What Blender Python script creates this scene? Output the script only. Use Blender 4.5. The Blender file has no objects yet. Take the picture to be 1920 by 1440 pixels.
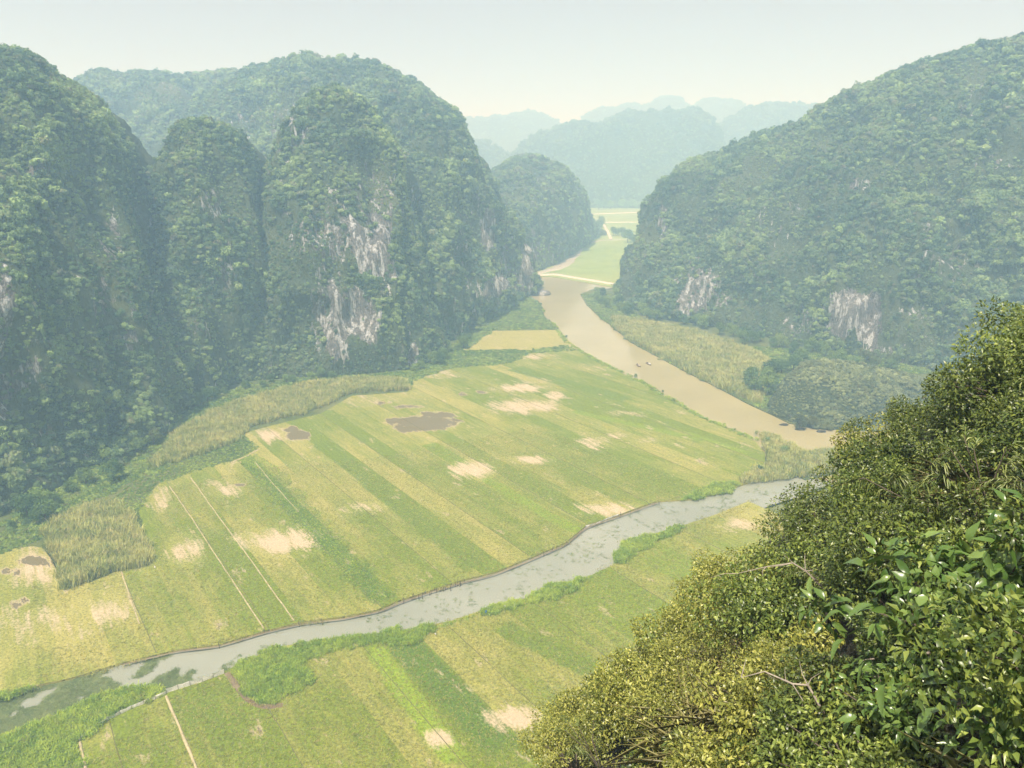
import bpy, math, random
import numpy as np

# ------------------------------------------------------------------ camera, sky, sun, exposure
scene = bpy.context.scene
CAM_H = 100.0                              # metres above the river
FOCAL_PX = 1442.0                          # in pixels of a 1920 px wide picture
PITCH = math.atan(430.0 / FOCAL_PX)
cam_data = bpy.data.cameras.new("camera")
cam_data.sensor_width = 36.0
cam_data.lens = FOCAL_PX / 1920.0 * 36.0
cam_data.clip_start = 0.1
cam_data.clip_end = 20000.0
cam = bpy.data.objects.new("camera", cam_data)
scene.collection.objects.link(cam)
cam.location = (0, 0, CAM_H)
cam.rotation_euler = (math.pi / 2 - PITCH, 0, 0)
scene.camera = cam

SUN_AZ = math.radians(-153)                # measured from +Y towards +X: the sun stands high behind the viewer, to the left
SUN_EL = math.radians(63)
world = bpy.data.worlds.new("World")
scene.world = world
world.use_nodes = True
wn = world.node_tree
wn.nodes.clear()
w_out = wn.nodes.new("ShaderNodeOutputWorld")
w_bg = wn.nodes.new("ShaderNodeBackground")
w_sky = wn.nodes.new("ShaderNodeTexSky")
w_sky.sky_type = 'NISHITA'
w_sky.sun_disc = False
w_sky.sun_elevation = SUN_EL
w_sky.sun_rotation = SUN_AZ
w_sky.altitude = 0
w_sky.air_density = 1.0
w_sky.dust_density = 6.0
w_sky.ozone_density = 1.0
w_mix = wn.nodes.new("ShaderNodeMix")      # a thin even veil of cloud over the clear sky
w_mix.data_type = 'RGBA'
w_mix.inputs[0].default_value = 0.7
w_mix.inputs[7].default_value = (8.8, 7.6, 7.7, 1)
w_bg.inputs[1].default_value = 0.05
wn.links.new(w_sky.outputs[0], w_mix.inputs[6])
wn.links.new(w_mix.outputs[2], w_bg.inputs[0])
wn.links.new(w_bg.outputs[0], w_out.inputs[0])

sun_data = bpy.data.lights.new("sun", 'SUN')
sun_data.energy = 5.0
sun_data.angle = math.radians(0.7)
sun_data.color = (1.0, 0.965, 0.91)
sun = bpy.data.objects.new("sun", sun_data)
scene.collection.objects.link(sun)
sd = np.array([math.sin(SUN_AZ) * math.cos(SUN_EL), math.cos(SUN_AZ) * math.cos(SUN_EL), math.sin(SUN_EL)])
from mathutils import Vector
sun.rotation_euler = Vector(sd).to_track_quat('Z', 'Y').to_euler()
sun.location = (-200, 200, 400)

vs = scene.view_settings
vs.view_transform = 'Standard'
vs.look = 'None'
vs.gamma = 1.0
vs.exposure = 0.5
vs.use_curve_mapping = False
HAZE_DENSITY = 0.0011
HAZE_COLOR = (0.43, 0.71, 1.0)           # air scatters blue more than red and absorbs nothing

cy = scene.cycles
cy.max_bounces = 5
cy.diffuse_bounces = 3
cy.glossy_bounces = 2
cy.transmission_bounces = 3
cy.volume_bounces = 2
cy.transparent_max_bounces = 4
cy.caustics_reflective = False
cy.caustics_refractive = False
cy.sample_clamp_indirect = 4.0
cy.use_denoising = True
cy.use_adaptive_sampling = True
cy.adaptive_threshold = 0.02

# ------------------------------------------------------------------ helpers
rng = np.random.default_rng(7)
random.seed(7)
ROOT = scene.collection

_perm = np.random.default_rng(11).permutation(512)
_perm = np.concatenate([_perm, _perm])
_grad = np.random.default_rng(12).normal(size=(512, 3))
_grad /= np.linalg.norm(_grad, axis=1)[:, None]


def gnoise(p):
    """Gradient noise of (N,3) points, about -0.7..0.7."""
    p = np.asarray(p, float)
    i = np.floor(p).astype(int)
    f = p - i
    u = f * f * f * (f * (f * 6 - 15) + 10)
    i = i & 511
    out = np.zeros(len(p))
    for dx in (0, 1):
        for dy in (0, 1):
            for dz in (0, 1):
                h = _perm[(_perm[(_perm[(i[:, 0] + dx) & 511] + i[:, 1] + dy) & 511] + i[:, 2] + dz) & 511]
                g = _grad[h]
                d = f - np.array([dx, dy, dz])
                w = (u[:, 0] if dx else 1 - u[:, 0]) * (u[:, 1] if dy else 1 - u[:, 1]) * (u[:, 2] if dz else 1 - u[:, 2])
                out += w * (g * d).sum(1)
    return out


def fbm(p, octaves=3, lac=2.1, gain=0.5):
    p = np.asarray(p, float)
    a, s = 1.0, np.zeros(len(p))
    for _ in range(octaves):
        s += a * gnoise(p)
        p = p * lac + 17.3
        a *= gain
    return s


def ray(px, py):
    a = (px - 960) / FOCAL_PX
    b = (720 - py) / FOCAL_PX
    return np.array([a, math.cos(PITCH) + math.sin(PITCH) * b, -math.sin(PITCH) + math.cos(PITCH) * b])


def ground(px, py, z=0.0):
    """World x, y of the valley-floor point (height z) surveyed at a photo position."""
    d = ray(px, py)
    t = (z - CAM_H) / d[2]
    return np.array([d[0] * t, d[1] * t])


def at_depth(px, py, depth):
    d = ray(px, py)
    t = depth / d[1]
    return np.array([d[0] * t, depth, CAM_H + d[2] * t])


def survey(pts):
    """Photo positions (in the survey photograph) of (N,3) world points."""
    q = np.asarray(pts, float) - np.array([0, 0, CAM_H])
    fw = q[:, 1] * math.cos(PITCH) - q[:, 2] * math.sin(PITCH)
    up = q[:, 1] * math.sin(PITCH) + q[:, 2] * math.cos(PITCH)
    fw = np.maximum(fw, 1e-3)
    return 960 + FOCAL_PX * q[:, 0] / fw, 720 - FOCAL_PX * up / fw


def mesh_np(name, verts, faces, mat=None, smooth=False, attrs=None):
    """faces: (M,3) or (M,4) array, or list of lists."""
    me = bpy.data.meshes.new(name)
    verts = np.asarray(verts, np.float32)
    if isinstance(faces, np.ndarray):
        k = faces.shape[1]
        me.vertices.add(len(verts))
        me.vertices.foreach_set("co", verts.ravel())
        me.loops.add(faces.size)
        me.loops.foreach_set("vertex_index", faces.astype(np.int32).ravel())
        me.polygons.add(len(faces))
        me.polygons.foreach_set("loop_start", np.arange(0, faces.size, k, dtype=np.int32))
        me.update(calc_edges=True)
    else:
        me.from_pydata([tuple(map(float, v)) for v in verts], [], faces)
        me.update()
    if smooth:
        me.polygons.foreach_set("use_smooth", np.ones(len(me.polygons), bool))
    if attrs:
        for key, val in attrs.items():
            val = np.asarray(val, np.float32)
            if val.ndim == 2:
                a = me.attributes.new(key, 'FLOAT_VECTOR', 'POINT')
                a.data.foreach_set("vector", val.ravel())
            else:
                a = me.attributes.new(key, 'FLOAT', 'POINT')
                a.data.foreach_set("value", val)
    if mat:
        me.materials.append(mat)
    return me


def obj(name, me, parent=None, **props):
    o = bpy.data.objects.new(name, me)
    ROOT.objects.link(o)
    if parent:
        o.parent = parent
    for k, v in props.items():
        if v:
            o[k] = v
    return o


def empty(name, loc=(0, 0, 0), rz=0.0, **props):
    o = obj(name, None, None, **props)
    o.location = loc
    o.rotation_euler = (0, 0, rz)
    o.empty_display_size = 0.2
    return o


def copy_tree(o, parent=None):
    c = o.copy()
    ROOT.objects.link(c)
    c.parent = parent
    for ch in o.children:
        copy_tree(ch, c)
    return c


def grid_faces(nr, nc):
    i = np.arange(nr - 1)[:, None] * nc + np.arange(nc - 1)[None, :]
    return np.stack([i, i + 1, i + 1 + nc, i + nc], -1).reshape(-1, 4)


def resample(pts, n, smooth=2):
    pts = np.asarray(pts, float)
    seg = np.linalg.norm(np.diff(pts, axis=0), axis=1)
    s = np.concatenate([[0], np.cumsum(seg)])
    q = np.stack([np.interp(np.linspace(0, s[-1], n), s, pts[:, k]) for k in range(pts.shape[1])], 1)
    for _ in range(smooth):
        q[1:-1] = 0.25 * q[:-2] + 0.5 * q[1:-1] + 0.25 * q[2:]
    return q


def inside(poly, x, y):
    poly = np.asarray(poly)
    r = np.zeros(x.shape, bool)
    j = len(poly) - 1
    for i in range(len(poly)):
        xi, yi = poly[i]
        xj, yj = poly[j]
        c = ((yi > y) != (yj > y)) & (x < (xj - xi) * (y - yi) / (yj - yi + 1e-12) + xi)
        r ^= c
        j = i
    return r


def line_dist(line, x, y):
    """Distance of points to a polyline."""
    line = np.asarray(line, float)
    best = np.full(x.shape, 1e9)
    for a, b in zip(line[:-1], line[1:]):
        d = b - a
        t = np.clip(((x - a[0]) * d[0] + (y - a[1]) * d[1]) / (d @ d + 1e-9), 0, 1)
        best = np.minimum(best, np.hypot(x - a[0] - t * d[0], y - a[1] - t * d[1]))
    return best


def tube(path, radii, sides=6):
    """Verts and quad faces of a tapered tube along a path."""
    path = np.asarray(path, float)
    n = len(path)
    tan = np.gradient(path, axis=0)
    tan /= np.linalg.norm(tan, axis=1)[:, None] + 1e-9
    ref = np.where(np.abs(tan[:, 2:3]) > 0.9, np.array([[1.0, 0, 0]]), np.array([[0, 0, 1.0]]))
    a = np.cross(tan, ref)
    a /= np.linalg.norm(a, axis=1)[:, None] + 1e-9
    b = np.cross(tan, a)
    th = np.arange(sides) / sides * 2 * math.pi
    v = path[:, None] + np.asarray(radii)[:, None, None] * (a[:, None] * np.cos(th)[None, :, None] + b[:, None] * np.sin(th)[None, :, None])
    f = []
    for i in range(n - 1):
        for k in range(sides):
            f.append([i * sides + k, i * sides + (k + 1) % sides, (i + 1) * sides + (k + 1) % sides, (i + 1) * sides + k])
    return v.reshape(-1, 3), np.array(f)


def join(parts):
    vs_, fs_, o = [], [], 0
    for v, f in parts:
        vs_.append(v)
        fs_.append(np.asarray(f) + o)
        o += len(v)
    return np.concatenate(vs_), np.concatenate(fs_)


# ------------------------------------------------------------------ materials
class NT:
    def __init__(self, name):
        self.m = bpy.data.materials.new(name)
        self.m.use_nodes = True
        self.t = self.m.node_tree
        self.t.nodes.clear()
        self.out = self.t.nodes.new("ShaderNodeOutputMaterial")

    def n(self, kind, **kw):
        nd = self.t.nodes.new(kind)
        for k, v in kw.items():
            if k.startswith("i_"):
                key = k[2:]
                key = int(key) if key.isdigit() else key.replace("_", " ")
                s = nd.inputs[key]
                if isinstance(v, bpy.types.NodeSocket):
                    self.t.links.new(v, s)
                else:
                    s.default_value = v
            else:
                setattr(nd, k, v)
        return nd

    def link(self, a, b):
        self.t.links.new(a, b)

    def mix(self, fac, a, b, blend='MIX'):
        nd = self.n("ShaderNodeMix", data_type='RGBA', blend_type=blend)
        for s, v in ((nd.inputs[0], fac), (nd.inputs[6], a), (nd.inputs[7], b)):
            if isinstance(v, bpy.types.NodeSocket):
                self.link(v, s)
            elif isinstance(v, (int, float)):
                s.default_value = v
            else:
                s.default_value = (*v, 1)
        return nd.outputs[2]

    def math(self, op, a, b=0.0, c=0.0):
        nd = self.n("ShaderNodeMath", operation=op)
        for s, v in zip(nd.inputs, (a, b, c)):
            if isinstance(v, bpy.types.NodeSocket):
                self.link(v, s)
            else:
                s.default_value = v
        return nd.outputs[0]

    def rng(self, v, a, b, c=0.0, d=1.0):
        nd = self.n("ShaderNodeMapRange")
        self.link(v, nd.inputs[0])
        for k, q in zip((1, 2, 3, 4), (a, b, c, d)):
            nd.inputs[k].default_value = q
        return nd.outputs[0]

    def noise(self, scale, detail=3.0, rough=0.55, vec=None, stretch=None):
        nd = self.n("ShaderNodeTexNoise")
        nd.inputs["Scale"].default_value = scale
        nd.inputs["Detail"].default_value = detail
        nd.inputs["Roughness"].default_value = rough
        if vec is None:
            vec = self.pos()
        if stretch:
            mp = self.n("ShaderNodeMapping")
            mp.inputs["Scale"].default_value = stretch
            self.link(vec, mp.inputs[0])
            vec = mp.outputs[0]
        self.link(vec, nd.inputs["Vector"])
        return nd.outputs[0]

    def pos(self):
        if not hasattr(self, "_g"):
            self._g = self.n("ShaderNodeNewGeometry")
        return self._g.outputs["Position"]

    def attr(self, name):
        return self.n("ShaderNodeAttribute", attribute_name=name).outputs["Fac"]

    def principled(self, color, rough=0.8, spec=0.3, bump=None, strength=0.3, dist=0.1, **kw):
        p = self.n("ShaderNodeBsdfPrincipled")
        for s, v in ((p.inputs["Base Color"], color), (p.inputs["Roughness"], rough)):
            if isinstance(v, bpy.types.NodeSocket):
                self.link(v, s)
            elif isinstance(v, (int, float)):
                s.default_value = v
            else:
                s.default_value = (*v, 1)
        p.inputs["Specular IOR Level"].default_value = spec
        for k, v in kw.items():
            p.inputs[k].default_value = v
        if bump is not None:
            b = self.n("ShaderNodeBump")
            b.inputs["Strength"].default_value = strength
            b.inputs["Distance"].default_value = dist
            self.link(bump, b.inputs["Height"])
            self.link(b.outputs[0], p.inputs["Normal"])
        return p

    def finish(self, shader):
        self.link(shader.outputs[0], self.out.inputs["Surface"])
        return self.m


def foliage_mat(name, dark, mid, light, dry=(0.13, 0.11, 0.05), patch=0.02, dryness=0.1):
    """Canopy seen from afar: species colour varies by tree and in broad patches, with sunlit sprays painted lighter."""
    t = NT(name)
    inf = t.n("ShaderNodeObjectInfo")
    r = inf.outputs["Random"]
    big = t.noise(patch, 4.0, 0.6)
    a = t.mix(t.rng(r, 0.0, 0.8), dark, mid)
    v = t.math('ADD', t.math('MULTIPLY', r, 0.5), t.rng(big, 0.35, 0.65, 0.0, 0.9))
    c = t.mix(t.rng(v, 0.5, 1.25), a, light)
    small = t.noise(0.9, 2.0)
    d = t.math('MULTIPLY', t.rng(t.math('FRACT', t.math('MULTIPLY', r, 37.0)), 1.0 - dryness * 1.6, 1.0), t.rng(small, 0.3, 0.6))
    c = t.mix(d, c, dry)
    g_ = t.math('FRACT', t.math('MULTIPLY', r, 91.0))
    c = t.mix(t.rng(g_, 0.86, 0.9, 0.0, 0.55), c, tuple(min(1.0, q * 1.5) for q in light))
    isl = t._g.outputs["Random Per Island"]
    c = t.mix(t.rng(isl, 0.2, 1.0, 0.0, 0.6), c, t.mix(0.55, c, light))  # lighter sprays stand in for sunlit leaf clusters
    p = t.principled(c, 0.65, 0.25)
    tr = t.n("ShaderNodeBsdfTranslucent")
    t.link(c, tr.inputs[0])
    ms = t.n("ShaderNodeMixShader")
    ms.inputs[0].default_value = 0.35
    t.link(p.outputs[0], ms.inputs[1])
    t.link(tr.outputs[0], ms.inputs[2])
    return t.finish(ms)


def leaf_mat(name, cols, rough=0.36, trans=0.16, spec=0.55):
    """Close leaves: every leaf its own shade."""
    t = NT(name)
    t.pos()
    isl = t._g.outputs["Random Per Island"]
    ramp = t.n("ShaderNodeValToRGB")
    e = ramp.color_ramp.elements
    while len(e) < len(cols):
        e.new(0.5)
    for el, (p, c) in zip(sorted(e, key=lambda q: q.position), cols):
        pass
    for k, (p, c) in enumerate(cols):
        e[k].position = p
        e[k].color = (*c, 1)
    t.link(isl, ramp.inputs[0])
    inf = t.n("ShaderNodeObjectInfo")
    c = t.mix(t.rng(inf.outputs["Random"], 0, 1, 0, 0.5), ramp.outputs[0], t.mix(0.5, ramp.outputs[0], cols[-1][1]))
    v = t.noise(0.5, 2.0)
    c = t.mix(t.rng(v, 0.35, 0.65, 0.0, 0.5), c, t.mix(0.6, c, (0.02, 0.04, 0.01)))
    p = t.principled(c, rough, spec)
    tr = t.n("ShaderNodeBsdfTranslucent")
    t.link(c, tr.inputs[0])
    ms = t.n("ShaderNodeMixShader")
    ms.inputs[0].default_value = trans
    t.link(p.outputs[0], ms.inputs[1])
    t.link(tr.outputs[0], ms.inputs[2])
    return t.finish(ms)


def rock_nodes(t):
    streak = t.noise(0.35, 6.0, 0.65, stretch=(1.0, 1.0, 0.16))
    fine = t.noise(1.3, 5.0, 0.65, stretch=(1.0, 1.0, 0.35))
    big = t.noise(0.05, 3.0)
    c = t.mix(t.rng(fine, 0.32, 0.68), (0.10, 0.10, 0.10), (0.30, 0.29, 0.27))
    c = t.mix(t.rng(streak, 0.50, 0.57), c, (0.62, 0.645, 0.645))
    c = t.mix(t.rng(big, 0.55, 0.75, 0.0, 0.3), c, (0.34, 0.29, 0.22))
    crack = t.noise(0.6, 4.0, 0.6, stretch=(1.0, 1.0, 0.3))
    c = t.mix(t.rng(t.math('ABSOLUTE', t.math('SUBTRACT', crack, 0.5)), 0.0, 0.03, 0.8, 0.0), c, (0.035, 0.035, 0.03))
    h = t.math('ADD', t.math('MULTIPLY', streak, 1.0), t.math('MULTIPLY', fine, 0.6))
    return c, h


def hill_mat():
    t = NT("karst_hillside")
    rc, rh = rock_nodes(t)
    g1 = t.noise(0.5, 5.0, 0.7)
    g2 = t.noise(0.03, 3.0)
    gc = t.mix(t.rng(g1, 0.3, 0.7), (0.035, 0.065, 0.035), (0.11, 0.15, 0.065))
    gc = t.mix(t.rng(g2, 0.4, 0.7, 0, 0.6), gc, (0.16, 0.19, 0.09))
    k = t.math('ADD', t.attr("rock"), t.math('MULTIPLY', t.math('SUBTRACT', t.noise(0.30, 6.0, 0.75, stretch=(1, 1, 0.28)), 0.5), 2.6))
    k = t.rng(k, 0.53, 0.57)
    c = t.mix(k, gc, rc)
    h = t.math('ADD', t.math('MULTIPLY', rh, 1.0), t.math('MULTIPLY', g1, 0.8))
    return t.finish(t.principled(c, 0.9, 0.15, bump=h, strength=1.0, dist=2.5))


def far_hill_mat():
    t = NT("far_hillside")
    g1 = t.noise(0.12, 5.0, 0.7)
    gc = t.mix(t.rng(g1, 0.3, 0.7), (0.02, 0.035, 0.018), (0.075, 0.11, 0.045))
    r = t.noise(0.06, 5.0, 0.7, stretch=(1, 1, 0.3))
    gc = t.mix(t.rng(r, 0.62, 0.72, 0, 0.6), gc, (0.3, 0.29, 0.27))
    return t.finish(t.principled(gc, 0.9, 0.1, bump=g1, strength=1.0, dist=5.0))


def field_mat():
    t = NT("paddy_stubble")
    p = t.pos()
    # rows of stubble run along the plots
    mp = t.n("ShaderNodeMapping")
    mp.vector_type = 'POINT'
    mp.inputs["Rotation"].default_value = (0, 0, math.radians(54.5))
    t.link(p, mp.inputs[0])
    rows = t.noise(0.75, 5.0, 0.7, vec=mp.outputs[0], stretch=(0.09, 1.0, 1.0))
    fine = t.noise(1.6, 6.0, 0.75)
    mid = t.noise(0.16, 5.0, 0.65, vec=mp.outputs[0], stretch=(0.45, 1.0, 1.0))
    wave = t.n("ShaderNodeTexWave", wave_type='BANDS', bands_direction='Y')
    wave.inputs["Scale"].default_value = 0.5
    wave.inputs["Distortion"].default_value = 1.0
    wave.inputs["Detail"].default_value = 2.0
    t.link(mp.outputs[0], wave.inputs[0])
    straw = t.mix(t.rng(fine, 0.3, 0.7), (0.255, 0.245, 0.045), (0.475, 0.455, 0.135))
    g = t.attr("green")
    gg = t.math('ADD', g, t.math('MULTIPLY', t.math('SUBTRACT', mid, 0.5), 0.9))
    gg = t.math('ADD', gg, t.math('MULTIPLY', t.math('SUBTRACT', rows, 0.5), 0.9))
    gcol = t.mix(t.rng(fine, 0.3, 0.7), (0.085, 0.125, 0.004), (0.24, 0.325, 0.014))
    gcol = t.mix(t.attr("vivid"), gcol, t.mix(t.rng(fine, 0.3, 0.7), (0.14, 0.24, 0.01), (0.34, 0.46, 0.025)))
    gcol = t.mix(t.attr("deep"), gcol, t.mix(t.rng(fine, 0.3, 0.7), (0.05, 0.105, 0.004), (0.15, 0.26, 0.012)))
    c = t.mix(t.rng(gg, 0.15, 0.75), straw, gcol)
    # dark specks: stubble clumps and gaps between rows
    sp = t.noise(2.3, 4.0, 0.8)
    c = t.mix(t.rng(sp, 0.50, 0.62, 0.0, 0.7), c, (0.06, 0.07, 0.015))
    b = t.math('ADD', t.attr("bare"), t.math('MULTIPLY', t.math('SUBTRACT', rows, 0.5), 1.5))
    b = t.math('ADD', b, t.math('MULTIPLY', t.math('SUBTRACT', mid, 0.5), 1.5))
    bc = t.mix(t.rng(fine, 0.3, 0.7), (0.40, 0.33, 0.20), (0.58, 0.49, 0.33))
    b = t.math('ADD', b, t.math('MULTIPLY', t.math('SUBTRACT', fine, 0.5), 1.1))
    c = t.mix(t.rng(b, 0.46, 0.86), c, bc)
    wn_ = t.noise(0.22, 7.0, 0.75, vec=mp.outputs[0], stretch=(0.5, 1.0, 1.0))
    w = t.math('ADD', t.attr("wet"), t.math('MULTIPLY', t.math('SUBTRACT', wn_, 0.5), 3.0))
    ring = t.rng(w, 0.30, 0.5)
    c = t.mix(t.math('MULTIPLY', ring, 0.8), c, (0.50, 0.42, 0.27))
    w = t.rng(w, 0.52, 0.56)
    c = t.mix(w, c, (0.185, 0.16, 0.085))
    rough = t.rng(w, 0, 1, 0.9, 0.3)
    h = t.math('ADD', t.math('MULTIPLY', fine, 0.7), rows)
    h = t.math('MULTIPLY', h, t.rng(w, 0, 1, 1, 0))
    return t.finish(t.principled(c, rough, 0.3, bump=h, strength=0.8, dist=0.3))


def land_mat(name, a, b, c3, scale=0.25):
    t = NT(name)
    n1 = t.noise(scale, 5.0, 0.7)
    n2 = t.noise(scale * 6, 4.0, 0.7)
    n3 = t.noise(scale * 0.15, 3.0)
    c = t.mix(t.rng(n1, 0.32, 0.68), a, b)
    c = t.mix(t.rng(n3, 0.45, 0.65, 0, 0.6), c, c3)
    c = t.mix(t.rng(n2, 0.4, 0.7, 0, 0.4), c, a)
    return t.finish(t.principled(c, 0.9, 0.15, bump=t.math('ADD', n1, n2), strength=0.8, dist=0.5))


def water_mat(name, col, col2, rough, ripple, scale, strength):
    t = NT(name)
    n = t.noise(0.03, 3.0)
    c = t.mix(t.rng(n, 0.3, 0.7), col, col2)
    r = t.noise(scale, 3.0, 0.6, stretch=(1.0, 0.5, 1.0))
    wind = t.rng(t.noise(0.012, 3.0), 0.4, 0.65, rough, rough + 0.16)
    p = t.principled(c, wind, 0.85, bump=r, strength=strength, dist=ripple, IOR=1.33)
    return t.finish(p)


def plain(name, col, rough=0.7, var=0.25, scale=3.0, spec=0.3):
    t = NT(name)
    n = t.noise(scale, 4.0, 0.6)
    d = tuple(x * (1 - var) for x in col)
    e = tuple(min(1, x * (1 + var)) for x in col)
    return t.finish(t.principled(t.mix(t.rng(n, 0.3, 0.7), d, e), rough, spec, bump=n, strength=0.2, dist=0.02))


M = {}
M['hill'] = hill_mat()
M['farhill'] = far_hill_mat()
M['field'] = field_mat()
M['canopy'] = foliage_mat("hill_canopy", (0.032, 0.08, 0.048), (0.11, 0.215, 0.10), (0.33, 0.46, 0.17), dry=(0.28, 0.26, 0.20), dryness=0.12)  # species tones, with the dark-to-light range widened to paint in sunlit crowns
M['canopy_far'] = foliage_mat("far_canopy", (0.04, 0.085, 0.05), (0.09, 0.15, 0.075), (0.20, 0.27, 0.11), dryness=0.1)
M['tree'] = foliage_mat("tree_leaves", (0.05, 0.125, 0.04), (0.11, 0.22, 0.055), (0.25, 0.36, 0.08), patch=0.05, dryness=0.08)
M['reed'] = foliage_mat("reed_leaves", (0.20, 0.29, 0.06), (0.36, 0.43, 0.11), (0.56, 0.57, 0.20), dry=(0.62, 0.55, 0.27), patch=0.08, dryness=0.25)
M['grass'] = foliage_mat("grass_leaves", (0.14, 0.28, 0.022), (0.28, 0.44, 0.04), (0.46, 0.58, 0.07), dry=(0.22, 0.2, 0.08), patch=0.1, dryness=0.12)
M['creeper'] = foliage_mat("creeper_leaves", (0.09, 0.19, 0.03), (0.18, 0.31, 0.05), (0.34, 0.45, 0.09), dry=(0.2, 0.19, 0.08), patch=0.06, dryness=0.15)
M['stubble'] = foliage_mat("stubble_leaves", (0.16, 0.20, 0.03), (0.30, 0.34, 0.06), (0.42, 0.44, 0.11), dry=(0.55, 0.47, 0.22), patch=0.06, dryness=0.5)
M['weed'] = foliage_mat("water_weed", (0.10, 0.16, 0.05), (0.17, 0.24, 0.08), (0.28, 0.34, 0.13), patch=0.2, dryness=0.1)
M['land'] = land_mat("bank_land", (0.06, 0.09, 0.02), (0.14, 0.18, 0.05), (0.22, 0.22, 0.09))
M['soil'] = land_mat("bank_mud", (0.16, 0.12, 0.07), (0.30, 0.24, 0.15), (0.38, 0.32, 0.21), 0.6)
M['farland'] = land_mat("valley_ground", (0.09, 0.12, 0.04), (0.20, 0.23, 0.08), (0.28, 0.27, 0.11), 0.05)
M['farfield'] = land_mat("far_paddies", (0.17, 0.27, 0.06), (0.29, 0.38, 0.10), (0.38, 0.42, 0.15), 0.06)
M['path'] = plain("pale_path", (0.62, 0.56, 0.46), 0.9, 0.2, 1.0)
M['river'] = water_mat("muddy_river", (0.33, 0.295, 0.14), (0.40, 0.36, 0.19), 0.04, 0.2, 0.5, 0.09)
M['canal'] = water_mat("canal_water", (0.24, 0.265, 0.21), (0.31, 0.33, 0.265), 0.06, 0.2, 0.5, 0.12)
M['stream'] = water_mat("sky_painted_stream", (0.62, 0.58, 0.47), (0.70, 0.66, 0.55), 0.05, 0.2, 0.35, 0.05)  # bright sky reflection painted into the pale base colour of the water
M['bund'] = plain("dry_earth", (0.42, 0.37, 0.22), 0.95, 0.3, 1.2)
M['rut'] = plain("dark_earth", (0.13, 0.13, 0.05), 0.95, 0.3, 1.5)
M['wood'] = plain("weathered_wood", (0.10, 0.075, 0.05), 0.85, 0.4, 8.0)
M['bark'] = plain("bark", (0.12, 0.10, 0.075), 0.9, 0.4, 10.0)
M['twig'] = plain("bare_twig", (0.34, 0.30, 0.24), 0.8, 0.3, 15.0)
M['net'] = plain("pale_netting", (0.80, 0.79, 0.74), 0.8, 0.2, 4.0)
M['white'] = plain("white_plastic", (0.78, 0.78, 0.76), 0.5, 0.08, 4.0)
M['blue'] = plain("blue_plastic", (0.05, 0.22, 0.55), 0.4, 0.1, 4.0)
M['skin'] = plain("skin", (0.40, 0.24, 0.16), 0.6, 0.08)
M['dark_cloth'] = plain("dark_cloth", (0.04, 0.045, 0.06), 0.9, 0.2)
M['pale_cloth'] = plain("pale_cloth", (0.62, 0.55, 0.48), 0.9, 0.15)
M['hull'] = plain("boat_hull", (0.30, 0.24, 0.17), 0.7, 0.3)
M['straw_hat'] = plain("straw_hat", (0.66, 0.56, 0.36), 0.8, 0.1)


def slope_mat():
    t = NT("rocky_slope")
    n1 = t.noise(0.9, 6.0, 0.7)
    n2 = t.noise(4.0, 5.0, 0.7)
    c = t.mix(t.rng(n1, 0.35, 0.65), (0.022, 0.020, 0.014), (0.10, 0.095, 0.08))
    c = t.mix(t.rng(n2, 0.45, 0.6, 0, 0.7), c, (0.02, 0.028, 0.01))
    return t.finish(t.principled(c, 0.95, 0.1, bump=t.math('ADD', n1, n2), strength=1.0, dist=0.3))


def limestone_mat():
    t = NT("bare_limestone")
    rc, rh = rock_nodes(t)
    f = t.noise(2.5, 6.0, 0.7)
    c = t.mix(t.rng(f, 0.35, 0.65, 0, 0.8), rc, (0.10, 0.095, 0.09))
    return t.finish(t.principled(c, 0.9, 0.2, bump=t.math('ADD', rh, f), strength=1.0, dist=0.25))


M['slope'] = slope_mat()
M['rock'] = limestone_mat()
M['leaf_dark'] = leaf_mat("dark_leaf", [(0.0, (0.02, 0.045, 0.010)), (0.5, (0.085, 0.135, 0.022)), (1.0, (0.26, 0.31, 0.06))])
M['leaf_mid'] = leaf_mat("green_leaf", [(0.0, (0.03, 0.07, 0.013)), (0.5, (0.15, 0.22, 0.035)), (1.0, (0.36, 0.43, 0.09))])
M['leaf_yellow'] = leaf_mat("yellow_green_leaf", [(0.0, (0.07, 0.10, 0.015)), (0.5, (0.23, 0.27, 0.04)), (1.0, (0.56, 0.55, 0.13))])
M['leaf_red'] = leaf_mat("russet_leaf", [(0.0, (0.06, 0.05, 0.02)), (0.45, (0.17, 0.16, 0.05)), (0.75, (0.30, 0.20, 0.10)), (1.0, (0.48, 0.36, 0.20))])
M['leaf_broad'] = leaf_mat("broad_leaf", [(0.0, (0.05, 0.12, 0.02)), (0.5, (0.11, 0.20, 0.04)), (1.0, (0.22, 0.32, 0.08))], rough=0.3)
M['leaf_bamboo'] = leaf_mat("bamboo_leaf", [(0.0, (0.06, 0.11, 0.02)), (0.5, (0.17, 0.23, 0.05)), (1.0, (0.36, 0.40, 0.12))])
M['leaf_dry'] = leaf_mat("dry_grass_leaf", [(0.0, (0.10, 0.09, 0.03)), (0.5, (0.26, 0.24, 0.08)), (1.0, (0.42, 0.38, 0.17))])

# ------------------------------------------------------------------ prototypes for masses of vegetation (not linked to the scene)


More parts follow.
